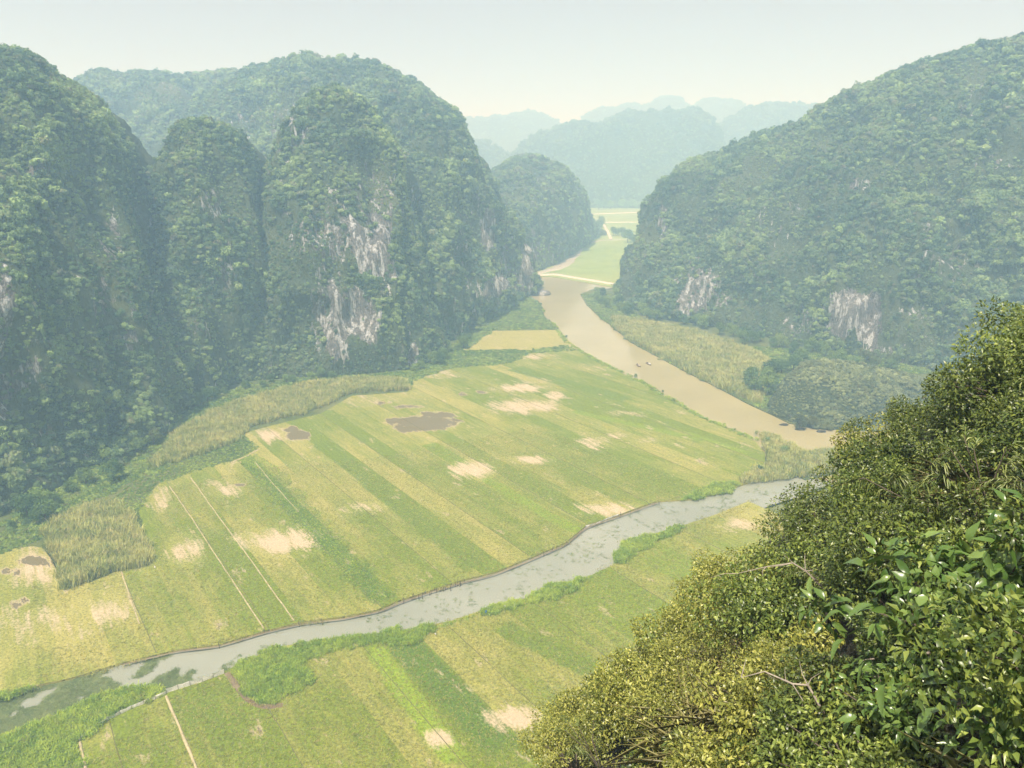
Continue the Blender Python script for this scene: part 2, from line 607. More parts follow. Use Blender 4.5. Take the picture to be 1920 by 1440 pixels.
def lumpy(n, seed, rad, lumps=7, depth=0.35):
    """Points spread through the shell of a lumpy crown, with outward normals."""
    g = np.random.default_rng(seed)
    c = g.normal(size=(lumps, 3))
    c /= np.linalg.norm(c, axis=1)[:, None]
    c[:, 2] = np.abs(c[:, 2]) * 0.9 - 0.15
    c *= g.uniform(0.35, 0.62, (lumps, 1))
    rr = g.uniform(0.38, 0.58, lumps)
    k = g.integers(0, lumps, n)
    d = g.normal(size=(n, 3))
    d /= np.linalg.norm(d, axis=1)[:, None]
    rad_f = 1 - depth * g.random(n) ** 2
    p = c[k] + d * (rr[k] * rad_f)[:, None]
    return p * rad, d, g


def clump_quads(p, d, g, size, jitter=0.7, flat=0.25):
    """Small bent leaf-spray faces (two triangles sharing a crease)."""
    n = len(p)
    nn = d + g.normal(size=(n, 3)) * jitter
    nn[:, 2] += flat
    nn /= np.linalg.norm(nn, axis=1)[:, None]
    a = np.cross(nn, g.normal(size=(n, 3)))
    a /= np.linalg.norm(a, axis=1)[:, None]
    b = np.cross(nn, a)
    s = size * g.uniform(0.6, 1.3, (n, 1))
    v0 = p - a * s
    v1 = p + b * s * 0.55 - nn * s * 0.25
    v2 = p + a * s
    v3 = p - b * s * 0.55 - nn * s * 0.25
    v = np.stack([v0, v1, v2, v3], 1).reshape(-1, 3)
    i = np.arange(n)[:, None] * 4
    f = np.concatenate([i + [0, 1, 2], i + [0, 2, 3]], 1).reshape(-1, 3)
    return v, f


def proto_collection(name, meshes):
    c = bpy.data.collections.new(name)
    for k, me in enumerate(meshes):
        c.objects.link(bpy.data.objects.new(me.name, me))
    return c


def crown_mesh(name, mat, seed, n=260, rad=1.0, size=0.2, squash=0.85, lumps=7):
    p, d, g = lumpy(n, seed, rad, lumps)
    p[:, 2] *= squash
    v, f = clump_quads(p, d, g, size * rad, 0.42, 0.2)
    return mesh_np(name, v, f, mat)


def vine_mesh(name, mat, seed):
    """A hanging curtain of creeper, for steep faces."""
    g = np.random.default_rng(seed)
    n = 190
    k = g.integers(0, 6, n)
    ox = g.uniform(-0.8, 0.8, 6)
    oy = g.uniform(-0.25, 0.25, 6)
    ln = g.uniform(0.9, 2.2, 6)
    tt = g.random(n)
    p = np.stack([ox[k] + g.normal(size=n) * 0.2, oy[k] + g.normal(size=n) * 0.2, 0.4 - tt * ln[k]], 1)
    d = np.stack([g.normal(size=n) * 0.5, g.normal(size=n) * 0.5, np.full(n, 0.3)], 1)
    v, f = clump_quads(p, d, g, 0.2)
    return mesh_np(name, v, f, mat)


def blades_mesh(name, mat, seed, n, spread, h, w, lean):
    g = np.random.default_rng(seed)
    b = np.stack([g.normal(size=n) * spread, g.normal(size=n) * spread, np.zeros(n)], 1)
    th = g.uniform(0, 2 * math.pi, n)
    dr = np.stack([np.cos(th), np.sin(th), np.zeros(n)], 1)
    sd_ = np.stack([-np.sin(th), np.cos(th), np.zeros(n)], 1)
    hh = h * g.uniform(0.6, 1.1, (n, 1))
    ln = lean * g.uniform(0.3, 1.2, (n, 1)) * hh
    up = np.array([[0, 0, 1.0]])
    m = b + up * hh * 0.6 + dr * ln * 0.35
    t_ = b + up * hh * (1 - 0.3 * lean) + dr * ln
    ww = w * g.uniform(0.6, 1.2, (n, 1))
    v = np.stack([b - sd_ * ww * 0.6, b + sd_ * ww * 0.6, m + sd_ * ww, m - sd_ * ww, t_], 1).reshape(-1, 3)
    i = np.arange(n)[:, None] * 5
    f = np.concatenate([i + [0, 1, 2], i + [0, 2, 3], i + [3, 2, 4]], 1).reshape(-1, 3)
    return mesh_np(name, v, f, mat)


def pads_mesh(name, mat, seed):
    g = np.random.default_rng(seed)
    n = 26
    p = np.stack([g.normal(size=n) * 0.6, g.normal(size=n) * 0.35, g.uniform(0.0, 0.06, n)], 1)
    v, f = clump_quads(p, np.tile([0, 0, 3.0], (n, 1)), g, 0.16, 0.5)
    return mesh_np(name, v, f, mat)


C_CANOPY = proto_collection("canopy_forms", [crown_mesh("canopy_form", M['canopy'], 100 + k, 230, 1.0, 0.21, 0.75 + 0.05 * (k % 5), 5 + k % 5) for k in range(8)]
                            + [vine_mesh("vine_form", M['canopy'], 140 + k) for k in range(3)])
M['knoll'] = foliage_mat("knoll_bushes", (0.10, 0.14, 0.075), (0.20, 0.26, 0.12), (0.36, 0.42, 0.20), patch=0.08)
C_KNOLL = proto_collection("knoll_forms", [crown_mesh("knoll_form", M['knoll'], 150 + k, 230, 1.0, 0.21, 0.8, 6) for k in range(8)] + [vine_mesh("knoll_vine_form", M['knoll'], 158 + k) for k in range(3)])
C_FAR = proto_collection("far_canopy_forms", [crown_mesh("far_canopy_form", M['canopy_far'], 160 + k, 70, 1.0, 0.34, 0.8, 5) for k in range(4)])
C_REED = proto_collection("reed_forms", [blades_mesh("reed_form", M['reed'], 200 + k, 26, 0.45, 2.3, 0.075, 0.45) for k in range(5)])
C_GRASS = proto_collection("grass_forms", [blades_mesh("grass_form", M['grass'], 220 + k, 26, 0.35, 0.9, 0.06, 0.7) for k in range(5)])
C_CREEP = proto_collection("creeper_forms", [crown_mesh("creeper_form", M['creeper'], 240 + k, 90, 1.0, 0.24, 0.5, 5) for k in range(5)])
C_STUB = proto_collection("stubble_forms", [blades_mesh("stubble_form", M['stubble'], 260 + k, 12, 0.22, 0.28, 0.05, 0.8) for k in range(4)])
C_WEED = proto_collection("weed_forms", [pads_mesh("weed_form", M['weed'], 280 + k) for k in range(4)])

_gn_cache = {}


def scatter_group(coll):
    if coll.name in _gn_cache:
        return _gn_cache[coll.name]
    g = bpy.data.node_groups.new("scatter_" + coll.name, 'GeometryNodeTree')
    g.interface.new_socket("Geometry", in_out='INPUT', socket_type='NodeSocketGeometry')
    g.interface.new_socket("Geometry", in_out='OUTPUT', socket_type='NodeSocketGeometry')
    gi = g.nodes.new("NodeGroupInput")
    go = g.nodes.new("NodeGroupOutput")
    ci = g.nodes.new("GeometryNodeCollectionInfo")
    ci.inputs["Collection"].default_value = coll
    ci.inputs["Separate Children"].default_value = True
    ci.inputs["Reset Children"].default_value = True
    ip = g.nodes.new("GeometryNodeInstanceOnPoints")
    ip.inputs["Pick Instance"].default_value = True

    def na(name, dt):
        n = g.nodes.new("GeometryNodeInputNamedAttribute")
        n.data_type = dt
        n.inputs[0].default_value = name
        return n.outputs[0]
    er = g.nodes.new("FunctionNodeEulerToRotation")
    g.links.new(na("rot", 'FLOAT_VECTOR'), er.inputs[0])
    g.links.new(gi.outputs[0], ip.inputs["Points"])
    g.links.new(ci.outputs[0], ip.inputs["Instance"])
    g.links.new(na("idx", 'INT'), ip.inputs["Instance Index"])
    g.links.new(er.outputs[0], ip.inputs["Rotation"])
    g.links.new(na("scl", 'FLOAT_VECTOR'), ip.inputs["Scale"])
    g.links.new(ip.outputs[0], go.inputs[0])
    _gn_cache[coll.name] = g
    return g


def scatter(name, pts, scl, coll, label, category, idx=None, rot=None, parent=None):
    n = len(pts)
    me = bpy.data.meshes.new(name)
    me.vertices.add(n)
    me.vertices.foreach_set("co", np.asarray(pts, np.float32).ravel())
    if rot is None:
        rot = np.stack([rng.normal(size=n) * 0.12, rng.normal(size=n) * 0.12, rng.uniform(0, 6.283, n)], 1)
    scl = np.asarray(scl, float)
    if scl.ndim == 1:
        scl = np.stack([scl] * 3, 1)
    if idx is None:
        idx = rng.integers(0, len(coll.objects), n)
    a = me.attributes.new("rot", 'FLOAT_VECTOR', 'POINT')
    a.data.foreach_set("vector", np.asarray(rot, np.float32).ravel())
    a = me.attributes.new("scl", 'FLOAT_VECTOR', 'POINT')
    a.data.foreach_set("vector", np.asarray(scl, np.float32).ravel())
    a = me.attributes.new("idx", 'INT', 'POINT')
    a.data.foreach_set("value", np.asarray(idx, np.int32))
    me.update()
    if parent:
        o = obj(name, me, parent, kind='stuff')
    else:
        o = obj(name, me, None, label=label, category=category, kind='stuff')
    md = o.modifiers.new("scatter", 'NODES')
    md.node_group = scatter_group(coll)
    return o


def fill_poly(poly, spacing, jitter=0.9, edge=1.0):
    poly = np.asarray(poly)
    x0, y0 = poly.min(0)
    x1, y1 = poly.max(0)
    gx, gy = np.meshgrid(np.arange(x0, x1, spacing), np.arange(y0, y1, spacing))
    x = gx.ravel() + rng.uniform(-.5, .5, gx.size) * spacing * jitter
    y = gy.ravel() + rng.uniform(-.5, .5, gx.size) * spacing * jitter
    wob = np.stack([x * .16, y * .16, 0 * x], 1)
    k = inside(poly, x + 3.5 * edge * fbm(wob, 3), y + 3.5 * edge * fbm(wob + 40, 3))
    return x[k], y[k]


# ------------------------------------------------------------------ valley floor
LAND_Z = 0.5


def G(pts, z=LAND_Z):
    return np.array([ground(px, py, z) for px, py in pts])


gm = 7000.0
obj("ground", mesh_np("ground", [(-gm, -400, -0.8), (gm, -400, -0.8), (gm, gm, -0.8), (-gm, gm, -0.8)], [[0, 1, 2, 3]], M['farland']),
    label="green valley ground running back to the hazy hills", kind='structure')

river_left = G([(985, 505), (985, 530), (993, 552), (1012, 562), (1022, 592), (1036, 606), (1060, 640), (1092, 660), (1130, 680), (1200, 712), (1260, 748), (1310, 778), (1370, 802), (1420, 824), (1455, 846), (1480, 866)], 0)
river_right = G([(1180, 512), (1170, 532), (1112, 543), (1088, 552), (1100, 572), (1122, 592), (1152, 616), (1182, 642), (1232, 669), (1292, 701), (1352, 731), (1402, 758), (1450, 780), (1480, 795), (1560, 806), (1680, 812), (1850, 830)], 0)


def sheet_poly(name, poly, z, mat, parent=None, thick=0.0, **props):
    n = len(poly)
    v = [(x, y, z) for x, y in poly]
    f = [list(range(n))]
    if thick:
        v += [(x, y, z - thick) for x, y in poly]
        for i in range(n):
            f.append([i, i + n, (i + 1) % n + n, (i + 1) % n])
    me = bpy.data.meshes.new(name)
    me.from_pydata([tuple(map(float, q)) for q in v], [], f)
    me.materials.append(mat)
    me.update()
    import bmesh
    bm = bmesh.new()
    bm.from_mesh(me)
    bmesh.ops.triangulate(bm, faces=[q for q in bm.faces if len(q.verts) > 4])
    bmesh.ops.recalc_face_normals(bm, faces=bm.faces)
    bm.to_mesh(me)
    bm.free()
    me.update()
    o = obj(name, me, parent, **props)
    return o


# one sheet of river water, wider than it shows: the banks cover its edges
def widen(line, d):
    """Shift a polyline sideways by d metres (positive: to the left of its direction)."""
    line = np.asarray(line, float)
    t_ = np.gradient(line, axis=0)
    t_ /= np.linalg.norm(t_, axis=1)[:, None]
    return line + np.stack([-t_[:, 1], t_[:, 0]], 1) * d


rl = widen(river_left, -6.0)
rr_ = widen(river_right, 6.0)
river_poly = np.concatenate([rl, [rl[-1] + [50, -60], [260, 120], [330, 200]], rr_[::-1]])
sheet_poly("river", river_poly, 0.0, M['river'], label="wide muddy tan river winding down the valley", kind='structure')

canal_up = G([(-160, 1345), (-60, 1318), (60, 1290), (130, 1276), (230, 1246), (330, 1222), (410, 1212), (500, 1185), (560, 1170), (640, 1160), (710, 1146), (745, 1130), (800, 1112), (870, 1090), (930, 1075), (1000, 1046), (1060, 1020), (1100, 987), (1165, 966), (1230, 942), (1300, 938), (1350, 926), (1400, 908), (1440, 894), (1475, 880)], 0)
canal_lo = G([(-200, 1460), (-60, 1400), (60, 1362), (200, 1322), (310, 1304), (420, 1264), (450, 1248), (520, 1216), (600, 1206), (700, 1192), (800, 1178), (850, 1166), (905, 1147), (980, 1127), (1060, 1097), (1100, 1086), (1150, 1062), (1165, 1034), (1210, 1008), (1280, 988), (1340, 968), (1420, 936), (1460, 924), (1510, 905), (1580, 890)], 0)
canal_poly = np.concatenate([widen(canal_up, 5.0), [canal_up[-1] + [3, 4]], [canal_lo[-1] + [4, 6]], widen(canal_lo, -5.0)[::-1]])
sheet_poly("canal", canal_poly, -0.02, M['canal'], label="narrow grey-green canal between the two rice fields", kind='structure')

# ---- plots of the paddies: u runs across the strips, v along them
ROW = math.radians(-54.5)
UX, UY = -math.sin(ROW), math.cos(ROW)     # across
VX, VY = -math.cos(ROW), -math.sin(ROW)    # along, away from the camera


def to_uv(p):
    p = np.atleast_2d(p)
    return p[:, 0] * UX + p[:, 1] * UY, p[:, 0] * VX + p[:, 1] * VY


def from_uv(u, v):
    return u * UX + v * VX, u * UY + v * VY


def blob(px, py, rx, ry):
    """World ellipse on the ground under a photo ellipse -> centre, half axes."""
    c = ground(px, py, LAND_Z)
    a = ground(px + rx, py, LAND_Z) - c
    b = (ground(px, py - ry, LAND_Z) - ground(px, py + ry, LAND_Z)) / 2
    return c, a, b


def blob_value(bl, x, y, soft=0.6):
    c, a, b = bl
    mm = np.linalg.inv(np.array([a, b]).T)
    q = mm @ np.stack([x - c[0], y - c[1]])
    r = np.hypot(q[0], q[1])
    return np.clip((1 + soft - r) / (2 * soft), 0, 1)


BARE = [(985, 762, 70, 14, 1), (975, 728, 60, 9, .9), (1035, 742, 22, 16, .8), (1005, 715, 40, 8, .6), (885, 880, 42, 18, 1), (998, 862, 46, 9, .8), (1112, 830, 32, 16, .75), (1158, 816, 22, 8, .7),
        (690, 950, 62, 12, .6), (530, 1015, 85, 28, .95), (345, 1030, 38, 34, .8), (80, 1175, 150, 55, .55), (190, 1140, 70, 40, .65), (60, 1060, 80, 40, .75), (300, 935, 22, 30, .7),
        (425, 915, 50, 25, .6), (960, 1345, 60, 24, .95), (825, 1385, 30, 22, .95), (1140, 955, 90, 16, .75), (1385, 985, 55, 18, .7), (500, 815, 40, 18, .8), (700, 750, 70, 14, .6),
        (820, 700, 60, 12, .6), (1120, 690, 60, 10, .5), (1240, 720, 60, 12, .5), (1330, 930, 70, 22, .5), (1290, 775, 50, 10, .45), (1380, 840, 50, 14, .35), (650, 960, 30, 14, .5), (300, 1355, 60, 30, .4),
        (1005, 668, 40, 7, .8), (860, 640, 30, 6, .5), (560, 870, 60, 14, .3), (760, 735, 40, 16, .5), (1170, 775, 50, 8, .5), (1215, 825, 26, 8, .6), (260, 1060, 35, 12, .6), (760, 1240, 60, 12, .3), (900, 1290, 60, 14, .5)]
WET = [(795, 792, 58, 13, 1), (770, 802, 40, 8, .9), (822, 778, 34, 8, .8), (735, 790, 14, 6, .8), (560, 818, 24, 9, 1), (545, 805, 14, 6, .8), (450, 909, 11, 3, 1), (70, 1052, 34, 9, .9), (20, 1072, 22, 8, .7), (35, 1128, 22, 14, .7),
       (720, 755, 22, 4, .5), (905, 735, 16, 3, .6), (765, 762, 26, 4, .6), (868, 738, 8, 5, .5)]
VIVID = [(1270, 1060, 90, 50, .35), (1150, 1130, 100, 60, .2), (1410, 945, 40, 14, .6)]
STRIPS = [(905, 895, 1090, 1000, 4.5, 'vivid', .55), (1070, 770, 1330, 828, 4.0, 'vivid', .4), (1290, 812, 1400, 850, 3.0, 'vivid', .45), (700, 1213, 860, 1440, 4.6, 'vivid', 1.0), (754, 1206, 945, 1400, 7.0, 'deep', 1.0), (470, 868, 718, 1124, 5.4, 'deep', .9), (960, 690, 1180, 750, 9.0, 'deep', .35), (600, 830, 900, 1070, 6, 'deep', .25), (800, 830, 905, 895, 6, 'vivid', .25), (930, 1170, 1120, 1260, 6, 'deep', .3)]
DEEP = [(380, 1350, 60, 50, .35), (340, 1110, 40, 50, .3)]


def field_values(x, y, edges, greens, strip=None):
    """Crop colour at ground points: how green, how bare, how wet."""
    u, v = to_uv(np.stack([x, y], 1))
    u = u + 0.3 * fbm(np.stack([x * .05, y * .05, 0 * x + 2], 1), 2)
    k = np.clip(np.searchsorted(edges, u) - 1, 0, len(greens) - 1)
    if strip is not None:
        k = np.full(len(x), strip)
    g = np.asarray(greens)[k]
    p = np.stack([u * 0.03, v * 0.012, k * 3.1], 1)
    g = 0.16 + 0.88 * g + 0.65 * fbm(p, 3) + 0.25 * fbm(np.stack([x * .012, y * .012, 0 * x], 1), 2)
    val = {'green': g}
    for key, lst in (('bare', BARE), ('wet', WET), ('vivid', VIVID), ('deep', DEEP)):
        s = np.zeros(len(x))
        for (a, b, c, d, w) in lst:
            s = np.maximum(s, w * blob_value(blob(a, b, c, d), x, y, 0.45 if key == 'wet' else 0.7))
        val[key] = s
    for (a, b, c, d, w, key, st) in STRIPS:
        p0, p1 = ground(a, b, LAND_Z), ground(c, d, LAND_Z)
        q = p1 - p0
        L = math.hypot(*q)
        al = ((x - p0[0]) * q[0] + (y - p0[1]) * q[1]) / L
        ac = np.abs((x - p0[0]) * q[1] - (y - p0[1]) * q[0]) / L
        m_ = np.clip((w / 2 - ac) / 0.8 + .5, 0, 1) * np.clip(al / 4 + .5, 0, 1) * np.clip((L - al) / 4 + .5, 0, 1)
        val[key] = np.maximum(val[key], st * m_)
        val['green'] = np.maximum(val['green'], m_ * .85 - (1 - m_))
    return val


def field_plots(name, label, near, far, edges, greens, z, extra=None):
    """Strips between two boundary lines, each strip a plot of its own, with a cut bank down to the water."""
    root = empty(name, (0, 0, 0), label=label, kind='structure')
    un, vn = to_uv(near)
    uf, vf = to_uv(far)
    o1 = np.argsort(un)
    o2 = np.argsort(uf)
    for k, (u0, u1) in enumerate(zip(edges[:-1], edges[1:])):
        nu = max(2, int((u1 - u0) / 1.0) + 1)
        us = np.linspace(u0, u1, nu)
        lo = np.interp(us, un[o1], vn[o1])
        hi = np.interp(us, uf[o2], vf[o2])
        if (hi - lo).max() < 0.5:
            continue
        hi = np.maximum(hi, lo + 0.05)
        nv = max(3, int((hi - lo).max() / 1.2))
        tt = np.linspace(0, 1, nv)
        uu = np.repeat(us[:, None], nv, 1)
        vv = lo[:, None] + (hi - lo)[:, None] * tt[None]
        x, y = from_uv(uu.ravel(), vv.ravel())
        dz = 0.012 * ((k * 7) % 3)
        zz = z + dz + 0.05 * fbm(np.stack([x * .2, y * .2, 0 * x], 1), 2)
        val = field_values(x, y, edges, greens, k)
        # earth skirt all round so that the plot stands on the ground
        ring = [i * nv for i in range(nu)] + [(nu - 1) * nv + j for j in range(1, nv)] + [i * nv + nv - 1 for i in range(nu - 2, -1, -1)] + [j for j in range(nv - 2, 0, -1)]
        ring = np.array(ring)
        n0, nr_ = len(x), len(ring)
        V = np.stack([x, y, zz], 1)
        S1 = V[ring]
        S2 = S1.copy()
        S2[:, 2] = -0.9
        Fq = grid_faces(nu, nv)
        r1 = np.arange(nr_)
        r2 = np.roll(r1, -1)
        Fs = np.stack([n0 + r1, n0 + nr_ + r1, n0 + nr_ + r2, n0 + r2], 1)
        at = {q: np.concatenate([w, w[ring], w[ring]]) for q, w in val.items()}
        at['green'][n0:] = -0.3
        at['bare'][n0:] = 0.25
        me = mesh_np("plot", np.concatenate([V, S1, S2]), np.concatenate([Fq[:, ::-1], Fs]), M['field'], True, at)
        obj("plot", me, root)
        if k and k % 3 == 0:
            # a low earth ridge on the boundary with the strip before
            nb_ = max(8, int((hi[0] - lo[0]) / 2))
            vb = np.linspace(lo[0] + .6, hi[0] - .6, nb_)
            j1 = gnoise(np.stack([vb * .15, 0 * vb + k, 0 * vb], 1))
            hb = .09 + .05 * gnoise(np.stack([vb * .3, 0 * vb + k, 0 * vb + 4], 1))
            rows_ = [np.stack([*from_uv(u0 + .25 * j1 + o_, vb), z + q_ * hb - .03 + 0.03 * (q_ > 0)], 1) for o_, q_ in ((-.14, -1.), (-.05, 1.), (.05, 1.), (.14, -1.))]
            obj("bund", mesh_np("bund", np.stack(rows_, 1).reshape(-1, 3), grid_faces(nb_, 4), M['rut'], True), root)
    return root


main_far_px = [(-170, 1068), (-60, 1040), (60, 1024), (85, 1028), (110, 1050), (125, 1106), (165, 1094), (222, 1070), (286, 1060), (258, 950), (300, 905), (370, 880), (432, 865), (482, 842), (456, 812), (540, 790), (600, 776), (660, 742), (765, 735), (775, 712), (850, 690), (960, 680), (990, 662), (1080, 656)]
main_far = G(main_far_px)
# the river bank closes the near side of the eastern strips
main_near = np.concatenate([canal_up[:-1], widen(G([(1440, 880), (1440, 850), (1420, 826), (1370, 803), (1310, 779), (1260, 749), (1200, 713), (1130, 681), (1092, 660)]), 1.0)])
edges_main = [-60, -40, -22, -8, 3, 12, 19.5, 27, 34, 41.6, 48.9, 57, 65.2, 70.4, 77, 84, 92, 99, 107, 113, 122, 131, 138, 147, 155, 165, 176, 184, 193, 201, 209, 217, 226, 234, 242, 250, 258]
greens_main = [.3, .3, .2, .15, .3, .35, .55, .45, .55, .5, .35, .45, 1.0, .15, .5, .25, .7, .35, .6, .5, .25, .65, .35, .5, .3, .65, .4, .55, .7, .5, .7, .45, .6, .7, .5, .6, .4]
rice_main = field_plots("rice_field", "large rice paddy in green and straw strips between river and canal", main_near, main_far, edges_main, greens_main, LAND_Z)

near_far = canal_lo
nu_, nv_ = to_uv(canal_lo)
near_lo = np.stack(from_uv(np.linspace(-60, 190, 20), np.interp(np.linspace(-60, 190, 20), np.sort(nu_), nv_[np.argsort(nu_)]) - 75), 1)
edges_near = [-60, -30, -5, 8, 18.3, 26, 33, 40, 48, 55.5, 59.7, 67, 74, 80, 88, 95, 103, 110, 120, 130, 140, 150, 165, 180]
greens_near = [.3, .3, .3, .35, .6, .7, .45, .5, .35, 1.0, 1.1, .2, .4, .3, .6, .3, .7, .9, .6, .8, .5, .4, .3]
rice_near = field_plots("rice_field", "green near rice paddy below the canal, beside the leafy slope", near_lo, near_far, edges_near, greens_near, LAND_Z)

# the small brown plot beyond a hedge, by the river
sp = G([(870, 656), (905, 621), (1042, 619), (1066, 640), (1090, 656)])
small_near = G([(868, 657), (960, 657), (1090, 657)])
small_far = G([(905, 621), (960, 619), (1042, 619)])


def quad_field(name, label, corners, green, bare, z, n=40, **kw):
    a, b, c, d = [np.asarray(q) for q in corners]
    s = np.linspace(0, 1, n)
    S, T = np.meshgrid(s, s, indexing='ij')
    P = (a[None, None] * ((1 - S) * (1 - T))[..., None] + b * (S * (1 - T))[..., None] + c * (S * T)[..., None] + d * ((1 - S) * T)[..., None]).reshape(-1, 2)
    x, y = P[:, 0], P[:, 1]
    zz = np.full(len(x), z)
    at = {'green': green + 0.4 * fbm(np.stack([x * .05, y * .1, 0 * x], 1), 3), 'bare': bare + 0.5 * fbm(np.stack([x * .03, y * .12, 0 * x + 4], 1), 3), 'wet': 0 * x, 'vivid': 0 * x, 'deep': 0 * x}
    return obj(name, mesh_np(name, np.stack([x, y, zz], 1), grid_faces(n, n), M['field'], True, at), kind='structure', label=label, **kw)


quad_field("rice_field", "small brown stubble field behind a hedge beside the river", [small_near[0], small_near[2], small_far[2], small_far[0]], 0.1, 0.30, LAND_Z + 0.15)

# banks of land that carry the reeds and the feet of the hills
left_land = np.concatenate([G([(-900, 1200), (-170, 1072), (-60, 1044), (60, 1028), (85, 1032), (112, 1054), (125, 1110), (165, 1098), (222, 1074), (288, 1064), (262, 952), (303, 909), (372, 884), (434, 869), (486, 844), (460, 816), (542, 794), (604, 780), (664, 746), (770, 740), (780, 716), (852, 694), (962, 684), (992, 665), (1088, 660)]),
                            G([(1062, 642), (1036, 607), (1021, 592), (1010, 566), (992, 553), (984, 530)]), [(-40, 760), (-600, 760), (-900, 300)]])
sheet_poly("riverbank", left_land, LAND_Z - 0.02, M['land'], thick=1.4, label="green bank between the left cliffs and the paddies", kind='structure')
right_land = np.concatenate([river_right[2:][::1], [(420, 250), (600, 420), (420, 800), (160, 760)], G([(1180, 545), (1120, 546)])])
sheet_poly("riverbank", right_land, LAND_Z - 0.04, M['land'], thick=1.4, label="reedy bank between the river and the right hill", kind='structure')

east_land = np.array([(112, 212), (150, 176), (256, 116), (430, 116), (430, -120), (70, -120), (70, 150)])
sheet_poly("riverbank", east_land, LAND_Z - 0.16, M['land'], thick=1.2, label="green bank beyond the near paddy under the slope", kind='structure')
spit = G([(1436, 852), (1480, 864), (1530, 850), (1600, 842), (1700, 846), (1700, 900), (1580, 884), (1510, 898), (1475, 880), (1440, 893)])
sheet_poly("riverbank", spit, LAND_Z - 0.1, M['land'], thick=1.3, label="reedy tongue of land between the river and the canal mouth", kind='structure')

# far side: fields, a pale dyke path and the winding stream
far_land = np.concatenate([G([(900, 512), (985, 516), (1040, 519), (1168, 541), (1260, 545)], 0.5), [(420, 900), (520, 1560), (900, 1640), (200, 1660), (-60, 1640), (-100, 1000)]])
sheet_poly("far_fields", far_land, LAND_Z - 0.06, M['farfield'], thick=1.4, label="pale yellow-green paddies in the gap between the hills", kind='structure')


def ribbon(name, px_pts, width, z, mat, h=0.3, widths=None, **props):
    pts = G(px_pts, z)
    n = max(8, len(pts) * 6)
    q = resample(pts, n, 2)
    t_ = np.gradient(q, axis=0)
    t_ /= np.linalg.norm(t_, axis=1)[:, None]
    nn = np.stack([-t_[:, 1], t_[:, 0]], 1)
    w = np.interp(np.linspace(0, 1, n), np.linspace(0, 1, len(widths)), widths) if widths is not None else np.full(n, width)
    w = w[:, None] * (1 + 0.15 * rng.normal(size=(n, 1)))
    V = []
    for off, dz in ((-0.5 - 0.0, -h), (-0.42, 0), (0.42, 0), (0.5, -h)):
        V.append(np.concatenate([q + nn * w * off, np.full((n, 1), z + dz)], 1))
    V = np.stack(V, 1).reshape(-1, 3)
    F = grid_faces(n, 4)
    return obj(name, mesh_np(name, V, F[:, ::-1], mat), **props)


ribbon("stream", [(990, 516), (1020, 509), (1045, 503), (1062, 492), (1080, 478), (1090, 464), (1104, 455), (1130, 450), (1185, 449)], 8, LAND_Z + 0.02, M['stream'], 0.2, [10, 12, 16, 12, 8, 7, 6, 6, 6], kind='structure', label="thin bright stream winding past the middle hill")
ribbon("path", [(1000, 515), (1042, 513), (1075, 519), (1120, 526), (1168, 534), (1200, 540)], 4, LAND_Z + 0.9, M['path'], 1.2, kind='structure', label="pale dyke path across the head of the river")
ribbon("path", [(1110, 401), (1160, 399), (1210, 397)], 10, LAND_Z + 0.6, M['path'], 0.8, kind='structure', label="farthest pale track across the distant paddies")
ribbon("path", [(1110, 417), (1160, 416), (1200, 416)], 6, LAND_Z + 0.6, M['path'], 0.8, kind='structure', label="second pale track across the distant paddies")
ribbon("path", [(1130, 418), (1140, 434), (1146, 448)], 4, LAND_Z + 0.6, M['path'], 0.8, kind='structure', label="short pale track joining the distant paddies to the stream")

# ------------------------------------------------------------------ karst hills
ROCKS = [  # photo position, half axes, strength of bare limestone
    (692, 465, 40, 62, 1.15), (660, 585, 46, 58, 1.1), (640, 640, 28, 50, .95), (620, 430, 70, 60, 0.6), (560, 250, 35, 60, 0.45), (700, 380, 60, 60, 0.5),
    (775, 670, 8, 30, 0.95), (930, 540, 20, 28, 1.2), (915, 440, 16, 48, 1.0), (985, 500, 14, 55, 1.2), (8, 580, 20, 80, 1.0), (4, 745, 18, 42, 1.1), (70, 320, 35, 18, 0.6), (215, 450, 22, 60, 0.5),
    (80, 810, 30, 30, 0.5), (250, 640, 18, 40, 0.5), (390, 390, 30, 40, 0.55), (420, 510, 40, 50, 0.55), (330, 300, 18, 30, 0.3),
    (1625, 592, 22, 54, 1.5), (1575, 590, 26, 42, 1.25), (1592, 562, 42, 22, 1.0), (1310, 545, 50, 50, 0.8), (1290, 560, 14, 50, 0.7), (1245, 415, 14, 40, 0.7), (1612, 345, 22, 16, 0.7), (1270, 330, 15, 25, 0.4), (1720, 590, 30, 20, 0.5),
    (1000, 470, 12, 40, 0.6), (1040, 460, 20, 30, 0.4), (270, 370, 20, 60, 0.5), (460, 240, 60, 40, 0.35), (1870, 300, 40, 40, 0.35), (600, 540, 24, 60, 0.5), (540, 330, 30, 60, 0.4), (880, 400, 40, 60, 0.3), (1640, 655, 30, 14, 0.6), (640, 380, 50, 40, .5), (720, 500, 30, 60, .6), (600, 620, 22, 60, .6), (500, 260, 30, 50, .45), (950, 480, 16, 40, .6), (870, 480, 22, 50, .45), (430, 440, 24, 50, .5), (200, 560, 30, 50, .45), (60, 690, 26, 50, .5), (1400, 520, 40, 40, .4), (1500, 600, 40, 30, .45), (1760, 480, 60, 60, .4), (1450, 420, 50, 50, .35), (1850, 200, 60, 50, .35), (300, 160, 60, 30, .35), (1010, 360, 30, 40, .4)]


